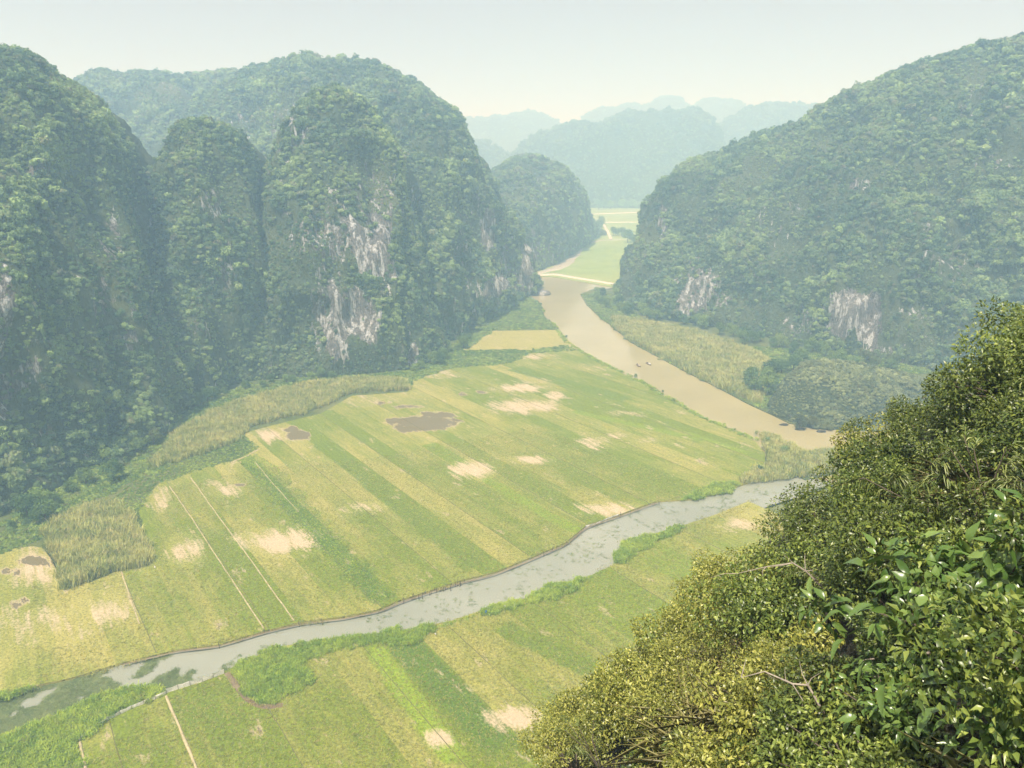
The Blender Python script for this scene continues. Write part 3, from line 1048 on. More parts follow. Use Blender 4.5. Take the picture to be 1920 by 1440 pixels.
def karst_hill(label, foot, crest, back=90.0, n_exp=1.6, step=3.0, amp=6.0, mat='hill', tree_r=2.2, cover=1.0, forest_label=None, far=False, forms=None):
    """A hill lofted from its foot line up to its crest line and down again behind."""
    if not far:
        tree_r *= 0.86
    Fp = np.array([np.append(p if len(p) == 2 and abs(p[1]) < 1e-9 else ground(*p, 0.0), 0.0) if len(p) == 2 else np.array(p, float) for p in foot])
    Cp = np.array([at_depth(*c) for c in crest])
    Cp[:, 2] = np.maximum(Cp[:, 2] - tree_r * 1.4, 0.3)
    nsta = len(Cp)
    # common parameter: the longer of the two arc lengths
    seg = np.maximum(np.linalg.norm(np.diff(Cp, axis=0), axis=1), np.linalg.norm(np.diff(Fp, axis=0), axis=1) * 0.6) + 1e-6
    s = np.concatenate([[0], np.cumsum(seg)])
    ns = int(s[-1] / step) + 2
    q = np.linspace(0, s[-1], ns)
    C = np.stack([np.interp(q, s, Cp[:, k]) for k in range(3)], 1)
    Fo = np.stack([np.interp(q, s, Fp[:, k]) for k in range(3)], 1)
    ker = max(1, int(5 / step))
    for _ in range(ker * 2):
        C[1:-1] = .25 * C[:-2] + .5 * C[1:-1] + .25 * C[2:]
        Fo[1:-1] = .25 * Fo[:-2] + .5 * Fo[1:-1] + .25 * Fo[2:]
    slope = np.linalg.norm(C - Fo, axis=1).max()
    nt = int(slope / step * 1.15) + 4
    nb = max(6, nt // 2)
    th = np.linspace(0, math.pi / 2, nt)
    a = 1 - np.cos(th) ** (2 / n_exp)
    b = np.sin(th) ** (2 / n_exp)
    front = np.concatenate([Fo[:, None, :2] + (C - Fo)[:, None, :2] * a[None, :, None], (C[:, None, 2:] * b[None, :, None])], 2)
    away = C[:, :2] - Fo[:, :2]
    away = away / (np.linalg.norm(away, axis=1)[:, None] + 1e-6) * 0.6 + np.array([0, 0.6])
    tb = np.linspace(0, math.pi / 2, nb + 1)[1:]
    bz = np.cos(tb)
    ba = np.sin(tb)
    sc_b = back * np.clip(C[:, 2] / (C[:, 2].max() + 1e-6), 0.15, 1)
    rear = np.concatenate([C[:, None, :2] + (away * sc_b[:, None])[:, None, :] * ba[None, :, None], C[:, None, 2:] * bz[None, :, None]], 2)
    P = np.concatenate([front, rear], 1)
    nr, nc = P.shape[:2]
    Q = P.reshape(-1, 3)
    # normals of the smooth loft
    du = np.gradient(P, axis=0)
    dv = np.gradient(P, axis=1)
    N = np.cross(du, dv)
    N /= np.linalg.norm(N, axis=2)[..., None] + 1e-9
    if (N[nr // 2, nt // 2] @ (np.array([0, 0, CAM_H]) - P[nr // 2, nt // 2])) < 0:
        N = -N
        flip = True
    else:
        flip = False
    Nf = N.reshape(-1, 3)
    tcoord = np.concatenate([th / (math.pi / 2), 1 + tb / (math.pi / 2)])
    fade = np.tile(0.22 + 0.78 * np.clip(np.minimum(np.abs(1 - tcoord) * 3.0, tcoord * 6 + 0.2), 0, 1), nr)
    sc = 2.5 if far else 1.0
    w = Q / sc
    warp = np.stack([gnoise(w * .02), gnoise(w * .02 + 31), 0 * w[:, 0]], 1) * 12
    big = fbm((w + warp) * np.array([.022, .022, .012]), 2)
    ribs = 1 - 2 * np.abs(fbm((w + warp) * np.array([.042, .042, .010]), 2))
    tow = fbm(w * np.array([.11, .11, .05]), 3)
    lump = fbm((w + warp) * np.array([.045, .045, .03]) + 51, 2)
    disp = (big * amp * 2.2 + (ribs - .5) * amp * 1.7 + lump * amp * 1.0 + tow * amp * 0.6) * sc * fade
    Q2 = Q + Nf * disp[:, None]
    low = np.tile(tcoord <= 0, nr)
    Q2[np.tile((tcoord < 1e-6) | (tcoord > 1.999), nr), 2] = -1.0
    Q2[:, 2] = np.maximum(Q2[:, 2], -1.0)
    P2 = Q2.reshape(nr, nc, 3)
    # bare rock: named faces, plus outcrops where the wall is steep
    px, py = survey(Q2)
    steep = np.clip(1 - np.abs(Nf[:, 2]) * 1.6, 0, 1)
    rk = 0.42 * steep * (fbm(w * np.array([.05, .05, .02]) + 9, 3) > 0.12) + 0.18 * np.clip(tow * 2, 0, 1) * steep
    for (cx, cy_, rx, ry, st) in ROCKS:
        r = np.hypot((px - cx) / rx, (py - cy_) / ry) + 0.9 * fbm(w * np.array([.14, .14, .035]), 3)
        rk = np.maximum(rk, st * np.clip((1.25 - r) / 0.5, 0, 1) * np.tile(tcoord < 1.0, nr))
    F = grid_faces(nr, nc)
    if not flip:
        F = F[:, ::-1]
    hill = obj("karst_hill", mesh_np("karst_hill", Q2, F, M[mat], True, {'rock': rk}), label=label, kind='structure')
    # canopy
    v = Q2[F]
    cr = np.cross(v[:, 2] - v[:, 0], v[:, 3] - v[:, 1]) * 0.5
    area = np.linalg.norm(cr, axis=1)
    fn = cr / (area[:, None] + 1e-9)
    fk = rk[F].mean(1)
    ft = np.tile(tcoord, nr)[F].mean(1)
    cen = v.mean(1)
    cpx, cpy = survey(cen)
    wgt = area * np.clip(1.1 - 1.2 * fk, 0.02, 1) * (ft < 1.25) * (cen[:, 2] > 0.3) * (cpx > -260) * (cpx < 2180) * np.where(fbm(cen * .075 / sc, 2) > -.2, 1.0, .25)
    n = int(wgt.sum() / (tree_r ** 2) * cover)
    pick = rng.choice(len(F), n, p=wgt / wgt.sum())
    r1, r2 = rng.random(n), rng.random(n)
    pts = v[pick, 0] * ((1 - r1) * (1 - r2))[:, None] + v[pick, 1] * (r1 * (1 - r2))[:, None] + v[pick, 2] * (r1 * r2)[:, None] + v[pick, 3] * ((1 - r1) * r2)[:, None]
    nf = fn[pick]
    stp = 1 - np.abs(nf[:, 2])
    sz = tree_r * rng.choice([.5, .8, 1.05, 1.5], n, p=[.3, .4, .24, .06]) * rng.uniform(.85, 1.15, n) * (1 - 0.25 * stp)
    pn = fbm(pts * 0.035 / sc, 3)
    sz = sz * np.clip(1 + 1.5 * pn, 0.45, 2.0)
    pts = pts + nf * (sz * 0.15)[:, None] + np.array([0, 0, 1])[None] * (sz * 0.25)[:, None]
    coll = forms or (C_FAR if far else C_CANOPY)
    if far:
        idx = rng.integers(0, 4, n)
        rot = None
    else:
        vine = (stp > 0.65) & (rng.random(n) < 0.35)
        idx = np.where(vine, rng.integers(8, 11, n), rng.integers(0, 8, n))
        yaw = rng.uniform(0, 6.283, n)
        yaw = np.where(vine, np.arctan2(nf[:, 1], nf[:, 0]) + math.pi / 2, yaw)
        rot = np.stack([rng.normal(size=n) * .2 * ~vine, rng.normal(size=n) * .2 * ~vine, yaw], 1)
    s3 = np.stack([sz, sz, sz * rng.uniform(0.8, 1.35, n)], 1)
    scatter("forest_canopy", pts, s3, coll, forest_label or ("dense shrubs and trees covering " + label), "forest", idx, rot)
    return hill


# far ranges first
karst_hill("faint hazy range on the horizon left of the gap",
           [(700, 350)] + [(x, 350) for x in (800, 860, 900, 925, 950, 975, 1000, 1030, 1060, 1090, 1150)],
           [(760, 300, 2600), (820, 240, 2600), (860, 222, 2600), (885, 214, 2600), (905, 228, 2600), (930, 213, 2600), (955, 210, 2600), (975, 217, 2600), (1000, 207, 2600), (1030, 213, 2600), (1062, 235, 2600), (1150, 300, 2600)],
           350, 1.5, 16, 8, 'farhill', 5.0, 0.8, "woods on the faintest left range at the horizon", True)
karst_hill("faint rounded peaks on the horizon above the far dome",
           [(x, 350) for x in (1040, 1100, 1130, 1155, 1178, 1205, 1235, 1270, 1300, 1330, 1370, 1410, 1460)],
           [(1060, 270, 2650), (1100, 212, 2650), (1130, 196, 2650), (1152, 206, 2650), (1178, 191, 2650), (1205, 201, 2650), (1240, 183, 2650), (1275, 184, 2650), (1300, 196, 2650), (1335, 180, 2650), (1372, 183, 2650), (1405, 200, 2650), (1470, 270, 2650)],
           350, 1.5, 16, 8, 'farhill', 5.0, 0.8, "woods on the faint rounded peaks at the horizon", True)
karst_hill("small blue hill in the gap behind the big dome",
           [(820, 384), (870, 384), (900, 384), (925, 384), (945, 384), (965, 384), (1000, 384)],
           [(800, 330, 1750), (860, 275, 1750), (890, 261, 1750), (915, 266, 1750), (940, 281, 1750), (962, 293, 1750), (1000, 340, 1750)],
           150, 1.5, 9, 6, 'farhill', 6, 0.7, "woods on the small blue hill in the gap", True)
karst_hill("rounded hazy hill right of the far dome",
           [(1290, 377), (1330, 377), (1370, 377), (1420, 377), (1480, 377), (1530, 377), (1580, 377), (1640, 377)],
           [(1290, 330, 1950), (1325, 255, 1950), (1370, 214, 1950), (1420, 194, 1950), (1482, 190, 1950), (1525, 200, 1950), (1590, 240, 1950), (1680, 330, 1950)],
           200, 1.7, 9, 7, 'farhill', 6, 0.8, "woods on the rounded hazy hill at the far right", True)
karst_hill("broad hazy dome closing the valley",
           [(950, 392), (975, 392), (1000, 392), (1040, 391), (1080, 390), (1110, 390), (1130, 390), (1160, 390), (1200, 390), (1250, 390), (1300, 390), (1335, 390), (1350, 390), (1380, 390)],
           [(930, 350, 1660), (965, 292, 1660), (995, 262, 1660), (1045, 237, 1660), (1095, 227, 1660), (1112, 231, 1660), (1128, 240, 1660), (1152, 218, 1660), (1195, 208, 1660), (1250, 207, 1660), (1305, 208, 1660), (1328, 226, 1660), (1345, 262, 1660), (1375, 340, 1660)],
           200, 1.7, 7, 7, 'farhill', 4.6, 0.9, "woods on the broad hazy dome closing the valley", True)

karst_hill("grey-green hill beside the bend of the river",
           [(880, 530), (915, 526), (950, 522), (990, 514), (1010, 508), (1035, 500), (1055, 490), (1075, 475), (1095, 462), (1110, 450), (1122, 440)],
           [(870, 400, 800), (905, 345, 820), (930, 312, 830), (962, 294, 840), (1000, 291, 850), (1030, 304, 870), (1058, 309, 880), (1080, 334, 900), (1098, 372, 930), (1114, 420, 970), (1124, 438, 1010)],
           110, 1.75, 3.2, 5, 'hill', 2.9, 1.25, "scrub and trees on the grey-green hill at the river bend")

karst_hill("long ridge behind the left peaks",
           [(-60, 530), (60, 530), (150, 530), (250, 530), (340, 530), (430, 530), (520, 530), (600, 530)],
           [(-80, 190, 860), (60, 160, 860), (150, 150, 860), (185, 135, 860), (255, 131, 860), (340, 138, 860), (430, 136, 860), (540, 150, 860)],
           120, 1.6, 3.2, 7, 'hill', 2.8, 1.2, "dense woods on the long ridge behind the left peaks")

karst_hill("great dome with a steep right flank above the river",
           [(400, 560), (470, 560), (540, 570), (620, 590), (690, 610), (750, 630), (810, 645), (855, 640), (870, 622), (895, 608), (925, 590), (955, 574), (980, 556), (994, 540), (1000, 528)],
           [(380, 185, 740), (445, 140, 730), (510, 116, 720), (580, 107, 700), (650, 112, 680), (720, 130, 650), (785, 158, 625), (830, 192, 605), (868, 236, 575), (892, 285, 580), (918, 335, 590), (945, 390, 600), (972, 448, 610), (988, 500, 615), (994, 530, 625)],
           120, 1.75, 3.0, 6.5, 'hill', 2.5, 1.25, "dense woods on the great dome above the river")

karst_hill("cliffy peak with white limestone scars",
           [(452, 716), (462, 714), (475, 712), (500, 712), (530, 712), (570, 710), (620, 708), (680, 704), (730, 700), (765, 696), (785, 690), (800, 682), (812, 676)],
           [(448, 700, 372), (462, 590, 385), (480, 430, 398), (502, 330, 405), (528, 240, 412), (560, 182, 418), (620, 162, 425), (672, 178, 425), (715, 225, 425), (750, 310, 425), (782, 430, 425), (806, 560, 425), (822, 668, 425)],
           70, 1.45, 2.4, 5.5, 'hill', 2.0, 1.3, "trees clinging to the cliffy peak with white scars")

karst_hill("slim green peak between the left hill and the cliff",
           [(262, 800), (275, 795), (290, 790), (310, 780), (335, 764), (365, 752), (400, 740), (440, 724), (480, 714), (500, 712), (515, 712), (525, 712)],
           [(215, 780, 335), (238, 620, 345), (264, 470, 352), (285, 380, 362), (303, 280, 372), (334, 224, 378), (388, 212, 380), (432, 232, 380), (462, 310, 380), (486, 440, 378), (508, 580, 372), (524, 700, 360)],
           60, 1.4, 2.4, 5, 'hill', 2.0, 1.3, "bushes covering the slim green peak")

karst_hill("steep green hill filling the left side",
           [(-420, 1150), (-250, 1080), (-120, 1020), (0, 972), (60, 945), (120, 905), (190, 862), (240, 830), (280, 806), (310, 788), (330, 774), (348, 770)],
           [(-420, 262, 300), (-250, 192, 310), (-120, 145, 320), (15, 98, 330), (70, 110, 330), (122, 150, 328), (163, 200, 326), (205, 262, 324), (235, 370, 320), (278, 520, 314), (318, 640, 308), (345, 765, 304)],
           90, 1.45, 2.4, 6, 'hill', 1.9, 1.3, "dense bushes and creepers on the steep left hill")

karst_hill("long wooded hill filling the right side",
           [(2300, 800), (2120, 760), (1950, 730), (1820, 705), (1720, 690), (1640, 672), (1560, 662), (1500, 650), (1440, 636), (1390, 622), (1330, 610), (1270, 602), (1220, 594), (1185, 580), (1165, 562), (1160, 548)],
           [(2300, -20, 480), (2100, 15, 490), (1930, 64, 500), (1810, 93, 510), (1710, 124, 525), (1640, 146, 540), (1570, 178, 560), (1520, 214, 575), (1488, 236, 585), (1430, 246, 600), (1360, 284, 615), (1305, 296, 630), (1268, 314, 640), (1243, 368, 640), (1215, 440, 640), (1192, 512, 640)],
           140, 1.45, 3.0, 6.5, 'hill', 2.4, 1.3, "dense woods on the long right hill")

karst_hill("low spur in front of the left hill",
           [(215, 880), (240, 862), (262, 846), (285, 830), (310, 812), (330, 795), (345, 775)],
           [(200, 760, 285), (225, 640, 290), (258, 590, 296), (285, 586, 300), (312, 620, 304), (332, 690, 310), (348, 765, 316)],
           40, 1.4, 2.2, 3, 'hill', 1.8, 1.3, "creepers on the low spur of the left hill")
karst_hill("rocky knob on the face of the right hill",
           [(1470, 648), (1520, 655), (1570, 660), (1620, 660), (1680, 664), (1730, 676), (1780, 690)],
           [(1500, 560, 480), (1550, 450, 490), (1590, 365, 498), (1618, 338, 500), (1660, 370, 498), (1710, 460, 488), (1770, 580, 470)],
           60, 1.25, 2.6, 4, 'hill', 2.2, 1.3, "woods on the rocky knob of the right hill")
karst_hill("low bushy knoll at the water's edge",
           [(1446, 775), (1470, 790), (1500, 800), (1540, 806), (1580, 806), (1640, 800), (1720, 790), (1780, 775)],
           [(1452, 760, 296), (1480, 715, 300), (1520, 690, 304), (1560, 686, 308), (1600, 690, 308), (1660, 700, 306), (1740, 715, 304), (1800, 740, 300)],
           30, 1.5, 1.6, 1.2, 'hill', 1.1, 1.5, "pale bushes over the low knoll at the water's edge", forms=C_KNOLL)

# ------------------------------------------------------------------ haze
hz = NT("haze_air")
pv = hz.n("ShaderNodeVolumePrincipled")
pv.inputs["Color"].default_value = (*HAZE_COLOR, 1)
pv.inputs["Absorption Color"].default_value = (1, 1, 1, 1)
pv.inputs["Density"].default_value = HAZE_DENSITY
pv.inputs["Anisotropy"].default_value = 0.0
hz.link(pv.outputs[0], hz.out.inputs["Volume"])
hx, hy0, hy1, hz0, hz1 = 7200.0, -420.0, 7200.0, -2.2, 345.0
hv = [(x, y, z) for z in (hz0, hz1) for y in (hy0, hy1) for x in (-hx, hx)]
hf = [[0, 2, 3, 1], [4, 5, 7, 6], [0, 1, 5, 4], [2, 6, 7, 3], [0, 4, 6, 2], [1, 3, 7, 5]]
obj("haze", mesh_np("haze", hv, hf, hz.m), kind='stuff', label="pale haze filling the whole valley", category="haze")

# ------------------------------------------------------------------ ground cover on the banks


def cover(name, poly_px, spacing, coll, label, category, s0, s1, z=LAND_Z, tall=1.0, patch=0.0, patch_scale=.1):
    x, y = fill_poly(G(poly_px), spacing)
    if patch:
        k = fbm(np.stack([x * patch_scale, y * patch_scale, 0 * x + 3], 1), 3) > patch - 0.5
        x, y = x[k], y[k]
    n = len(x)
    s = rng.uniform(s0, s1, n) * (1 + 0.35 * fbm(np.stack([x * .15, y * .15, 0 * x], 1), 2))
    return scatter(name, np.stack([x, y, np.full(n, z)], 1), np.stack([s, s, s * tall], 1), coll, label, category)


cover("reeds", [(395, 775), (470, 748), (560, 724), (640, 712), (762, 712), (765, 732), (655, 738), (596, 768), (540, 782), (470, 800), (440, 830), (330, 870), (280, 880), (330, 810)], 0.85, C_REED, "tall buff reeds in a band below the white-scarred cliff", "reeds", 0.8, 1.25)
cover("reeds", [(82, 1000), (130, 962), (200, 945), (240, 960), (285, 1058), (222, 1069), (126, 1104), (110, 1050)], 0.8, C_REED, "tall reed bed beside the pale mud corner at far left", "reeds", 0.95, 1.4)
cover("reeds", [(1150, 596), (1200, 602), (1300, 622), (1400, 655), (1450, 682), (1420, 758), (1350, 728), (1292, 698), (1232, 666), (1184, 640), (1154, 615)], 1.0, C_REED, "tall pale reeds on the right bank of the river", "reeds", 0.9, 1.5)
cover("ground_creepers", [(0, 1012), (80, 958), (240, 868), (290, 845), (330, 810), (400, 772), (470, 742), (560, 718), (640, 708), (700, 704), (640, 716), (560, 728), (470, 752), (395, 778), (330, 870), (240, 905), (130, 962), (85, 1000), (0, 1046)], 1.1, C_CREEP, "bright green creepers along the foot of the left hill", "creepers", 0.7, 1.5)
cover("ground_creepers", [(240, 905), (330, 868), (440, 826), (470, 800), (460, 815), (484, 843), (432, 866), (370, 881), (300, 906), (258, 950), (285, 1056), (240, 958), (205, 940)], 0.9, C_CREEP, "low green creepers edging the back of the big paddy", "creepers", 0.4, 0.9)
cover("ground_creepers", [(766, 735), (776, 712), (850, 690), (960, 680), (992, 663), (1085, 657), (1060, 648), (1000, 656), (870, 657), (905, 620), (925, 596), (860, 640), (800, 690), (700, 708), (768, 714)], 1.1, C_CREEP, "green hedge of creepers behind the paddy near the river", "hedge", 0.7, 1.6)
cover("ground_creepers", [(905, 619), (935, 590), (990, 556), (1012, 568), (1022, 594), (1036, 608), (1042, 618)], 1.3, C_CREEP, "green thicket on the point of land left of the river", "creepers", 0.7, 1.7)
cover("ground_creepers", [(1092, 553), (1104, 574), (1124, 593), (1152, 615), (1184, 641), (1232, 667), (1292, 699), (1352, 729), (1425, 762), (1425, 750), (1352, 720), (1292, 690), (1232, 658), (1190, 632), (1160, 604), (1200, 600), (1180, 560), (1120, 548)], 1.2, C_CREEP, "dark green growth fringing the right bank of the river", "creepers", 0.6, 1.4)
cover("ground_creepers", [(0, 985), (120, 905), (240, 835), (330, 780), (450, 725), (560, 708), (700, 702), (780, 695), (860, 650), (900, 610), (980, 560), (990, 575), (900, 640), (780, 712), (560, 725), (450, 745), (330, 812), (240, 868), (80, 958), (0, 1012)], 1.5, C_CREEP, "shaded undergrowth along the foot of the left cliffs", "undergrowth", 0.8, 2.0)
cover("ground_creepers", [(1400, 650), (1500, 655), (1700, 670), (1760, 700), (1480, 700), (1440, 770), (1410, 755)], 1.4, C_CREEP, "green undergrowth behind the low knoll", "undergrowth", 0.8, 1.8)
cover("bank_grass", [(440, 1254), (480, 1230), (520, 1213), (600, 1204), (700, 1190), (812, 1172), (818, 1190), (740, 1204), (660, 1212), (580, 1240), (568, 1296), (530, 1318), (490, 1318), (455, 1290)], 0.42, C_GRASS, "lush green grass mound on the near canal bank", "grass", 0.55, 1.05)
cover("bank_grass", [(980, 1128), (1005, 1112), (1060, 1094), (1096, 1086), (1085, 1104), (1010, 1132)], 0.42, C_GRASS, "green grass tuft on the canal bank, middle of three", "grass", 0.8, 1.4)
cover("bank_grass", [(905, 1150), (930, 1134), (975, 1126), (978, 1140), (920, 1154)], 0.42, C_GRASS, "small grass tuft on the canal bank beside the blue bag", "grass", 0.7, 1.1)
cover("bank_grass", [(1150, 1054), (1150, 1038), (1165, 1024), (1212, 1002), (1290, 984), (1275, 994), (1200, 1032), (1160, 1056)], 0.45, C_GRASS, "grass strip on the canal bank nearest the leafy slope", "grass", 0.7, 1.3)
cover("bank_grass", [(-80, 1412), (60, 1362), (130, 1336), (190, 1305), (270, 1284), (306, 1300), (235, 1330), (170, 1368), (146, 1400), (156, 1450), (-80, 1500)], 0.5, C_GRASS, "rank green grass in the bottom left corner", "grass", 0.7, 1.4)
cover("bank_grass", [(-60, 1320), (10, 1298), (58, 1290), (64, 1296), (0, 1322)], 0.45, C_GRASS, "grass patch on the far canal bank at the left edge", "grass", 0.7, 1.2)
cover("reeds", [(1418, 812), (1460, 822), (1505, 850), (1560, 846), (1640, 846), (1640, 880), (1520, 892), (1450, 902), (1392, 906), (1400, 890), (1440, 868), (1436, 840)], 0.75, C_REED, "grey-green reeds where the canal leaves the river", "reeds", 0.7, 1.15)
cover("bank_grass", [(1280, 940), (1335, 908), (1380, 904), (1390, 912), (1350, 928)], 0.5, C_GRASS, "grass spit at the canal mouth beside the reeds", "grass", 0.7, 1.2)
cover("bank_grass", [(450, 866), (480, 850), (520, 880), (742, 1112), (735, 1122), (690, 1134)], 0.55, C_GRASS, "long strip of deep green grass crossing the big paddy", "grass", 0.28, 0.42)

ex, ey = fill_poly(np.array([(118, 205), (150, 178), (256, 118), (330, 118), (330, 40), (140, 40), (120, 140)]), 2.6)
scatter("ground_creepers", np.stack([ex, ey, np.full(len(ex), LAND_Z - .1)], 1), rng.uniform(1.0, 2.4, len(ex)), C_CREEP, "low green scrub on the bank hidden under the near slope", "undergrowth")

# river and canal margins
def fringe(name, line_px, step, width, coll, label, category, s0, s1, keep=0.6):
    q = resample(G(line_px), 400, 1)
    L = np.linalg.norm(np.diff(q, axis=0), axis=1).sum()
    n = int(L / step)
    i = rng.integers(0, len(q), n)
    p = q[i] + rng.normal(size=(n, 2)) * width
    k = gnoise(np.stack([p[:, 0] * .11, p[:, 1] * .11, 0 * p[:, 0] + 6], 1)) > 0.25 - keep * 0.6
    p = p[k]
    return scatter(name, np.concatenate([p, np.full((len(p), 1), LAND_Z - 0.1)], 1), rng.uniform(s0, s1, len(p)), coll, label, category)


fringe("bank_grass", [(1036, 606), (1060, 640), (1092, 661), (1130, 682), (1200, 714), (1260, 750), (1310, 780), (1370, 805), (1420, 826)], 0.35, 0.7, C_GRASS, "ragged dark grass along the paddy's river edge", "grass", 0.6, 1.3, 0.7)
fringe("bank_grass", [(-60, 1316), (130, 1275), (330, 1221), (500, 1184), (710, 1145), (870, 1089), (1060, 1019), (1100, 987), (1230, 941), (1400, 907)], 0.5, 0.3, C_STUB, "dry tufts along the far lip of the canal", "grass", 0.8, 1.8, 0.4)
fringe("bank_grass", [(818, 1178), (905, 1150), (980, 1129), (1100, 1088), (1160, 1050)], 0.4, 0.4, C_GRASS, "thin weeds along the near lip of the canal", "grass", 0.3, 0.8, 0.4)

# floating weeds
u_, v_ = to_uv(canal_up)
ul_, vl_ = to_uv(canal_lo)
n = 26000
uu = np.concatenate([rng.uniform(-25, 30, n // 2), rng.uniform(-25, 205, n // 2)])
tt = rng.random(n)
hi_ = np.interp(uu, u_, v_)
lo_ = np.interp(uu, np.sort(ul_), vl_[np.argsort(ul_)])
vv = lo_ + (hi_ - lo_) * tt
x, y = from_uv(uu, vv)
den = fbm(np.stack([x * .12, y * .12, 0 * x + 8], 1), 3) + np.where(uu < 22, 0.28 - 0.004 * np.maximum(uu, -30) * 1.0, -0.02) - 0.4 * tt * (uu < 40) + 0.14
k = (den > 0.12) & (rng.random(n) < np.where(uu < 32, 0.9, 0.16))
scatter("water_weeds", np.stack([x, y, np.full(n, 0.0)], 1)[k], rng.uniform(0.35, 0.75, k.sum()), C_WEED, "floating green water weeds spread over the canal", "water weeds")

# stubble tufts over the two paddies
def stubble(poly, spacing, label):
    x, y = fill_poly(poly, spacing, 1.0)
    val = field_values(x, y, edges_main, greens_main)
    k = (val['bare'] < 0.4) & (val['wet'] < 0.3)
    x, y = x[k], y[k]
    scatter("stubble", np.stack([x, y, np.full(len(x), LAND_Z + 0.03)], 1), rng.uniform(0.6, 1.25, len(x)), C_STUB, label, "stubble")


stubble(np.concatenate([canal_up[2:22], G([(1300, 905), (1000, 800), (700, 860), (480, 880), (300, 920), (285, 1064), (125, 1112), (60, 1045)])]), 0.95, "rice stubble over the near half of the big paddy")
stubble(np.concatenate([canal_lo[4:22], G([(1300, 1060), (1000, 1440), (900, 1600), (200, 1600), (160, 1440)])]), 0.75, "rice stubble over the paddy below the canal")

# ------------------------------------------------------------------ earth bunds, fences, stakes


def bund(name, pts_px, w, h, mat, label, category="bund"):
    pts = G(pts_px)
    n = max(12, int(np.linalg.norm(np.diff(pts, axis=0), axis=1).sum() / 1.5))
    q = resample(pts, n, 1)
    q += 0.18 * np.stack([gnoise(np.stack([np.arange(n) * .23, np.arange(n) * 0 + w, np.zeros(n)], 1)), gnoise(np.stack([np.arange(n) * .23, np.arange(n) * 0 + 9 + w, np.zeros(n)], 1))], 1)
    t_ = np.gradient(q, axis=0)
    t_ /= np.linalg.norm(t_, axis=1)[:, None]
    nn = np.stack([-t_[:, 1], t_[:, 0]], 1)
    hh = h * (1 + 0.5 * gnoise(np.stack([np.arange(n) * .31, np.zeros(n), np.full(n, 3.0)], 1)))
    ww = w * (1 + 0.6 * gnoise(np.stack([np.arange(n) * .27, np.zeros(n), np.full(n, 5.0)], 1)))[:, None]
    rows = [np.concatenate([q + nn * ww * o, (LAND_Z + hh * k)[:, None]], 1) for o, k in ((-.5, -.6), (-.3, .8), (0, 1.), (.3, .8), (.5, -.6))]
    V = np.stack(rows, 1).reshape(-1, 3)
    return obj(name, mesh_np(name, V, grid_faces(n, 5)[:, ::-1], mat, True), label=label, category=category)


bund("earth_bund", [(318, 912), (360, 972), (410, 1050), (455, 1118), (496, 1180)], 0.38, 0.16, M['bund'], "leftmost pale earth bund ruled across the big paddy")
bund("earth_bund", [(358, 896), (400, 955), (470, 1050), (552, 1164)], 0.36, 0.16, M['bund'], "second pale earth bund ruled across the big paddy")
bund("earth_bund", [(478, 866), (510, 905), (560, 960)], 0.4, 0.15, M['bund'], "pale earth bund beside the deep green strip")
bund("earth_bund", [(312, 1306), (330, 1350), (352, 1400), (372, 1450)], 0.6, 0.28, M['bund'], "pale earth bund running down from the net fence corner")
bund("earth_bund", [(228, 1072), (240, 1110), (262, 1170)], 0.4, 0.15, M['bund'], "short faint bund left of the ruled bunds")
bund("earth_bund", [(150, 1392), (156, 1420), (164, 1455)], 0.55, 0.3, M['bund'], "pale bund at the bottom left edge of the near paddy")
bund("earth_bund", [(432, 868), (462, 856), (486, 842)], 0.5, 0.3, M['bund'], "pale bund at the back corner of the big paddy")
bund("mud_bank", [(230, 1246), (330, 1222), (410, 1212), (500, 1185), (560, 1171), (640, 1161), (712, 1147), (748, 1131), (800, 1113), (870, 1092)], 0.45, 0.0, M['soil'], "muddy lip along the canal's far side", "bank")
bund("mud_bank", [(870, 1092), (930, 1077), (1000, 1048), (1060, 1022), (1100, 989), (1165, 967), (1232, 943)], 0.45, 0.0, M['soil'], "muddy lip of the canal where it widens", "bank")
bund("mud_bank", [(425, 1262), (440, 1280), (460, 1312), (490, 1328), (530, 1322)], 1.4, 0.12, M['soil'], "brown dead-grass bank skirting the grass mound", "bank")


def net_fence(pts_px, label, h=0.75, post_gap=2.0):
    pts = G(pts_px)
    L = np.linalg.norm(np.diff(pts, axis=0), axis=1).sum()
    n = max(3, int(L / post_gap) + 1)
    q = resample(pts, n, 0)
    root = empty("net_fence", (*q[0], LAND_Z), label=label, category="fence", group="net fences along the canal bank")
    o = np.array([*q[0], LAND_Z])
    for k in range(n):
        lean = rng.normal(size=2) * 0.05
        path = np.array([[*q[k], LAND_Z - 0.3], [*(q[k] + lean), LAND_Z + h + 0.12 * rng.random()]]) - o
        v, f = tube(path, [0.035, 0.03], 6)
        obj("post", mesh_np("post", v, f, M['wood']), root)
    for k in range(n - 1):
        m = 5
        s = np.linspace(0, 1, m)
        base = q[k][None] * (1 - s)[:, None] + q[k + 1][None] * s[:, None]
        d = q[k + 1] - q[k]
        nn = np.array([-d[1], d[0]]) / (np.linalg.norm(d) + 1e-6)
        rows = []
        for j, zz in enumerate((0.0, 0.35, 0.7, 1.0)):
            off = nn[None] * (0.05 + 0.06 * rng.normal(size=(m, 1)) * (j > 0))
            sag = -0.12 * h * np.sin(s * math.pi) * (j == 3)
            rows.append(np.concatenate([base + off, (LAND_Z + h * zz + sag)[:, None]], 1) - o)
        V = np.stack(rows, 0).reshape(-1, 3)
        V2 = np.concatenate([V, V + np.array([nn[0] * .02, nn[1] * .02, 0])])
        g = grid_faces(4, m)
        obj("net_panel", mesh_np("net_panel", V2, np.concatenate([g, g[:, ::-1] + len(V)]), M['net']), root)
    return root


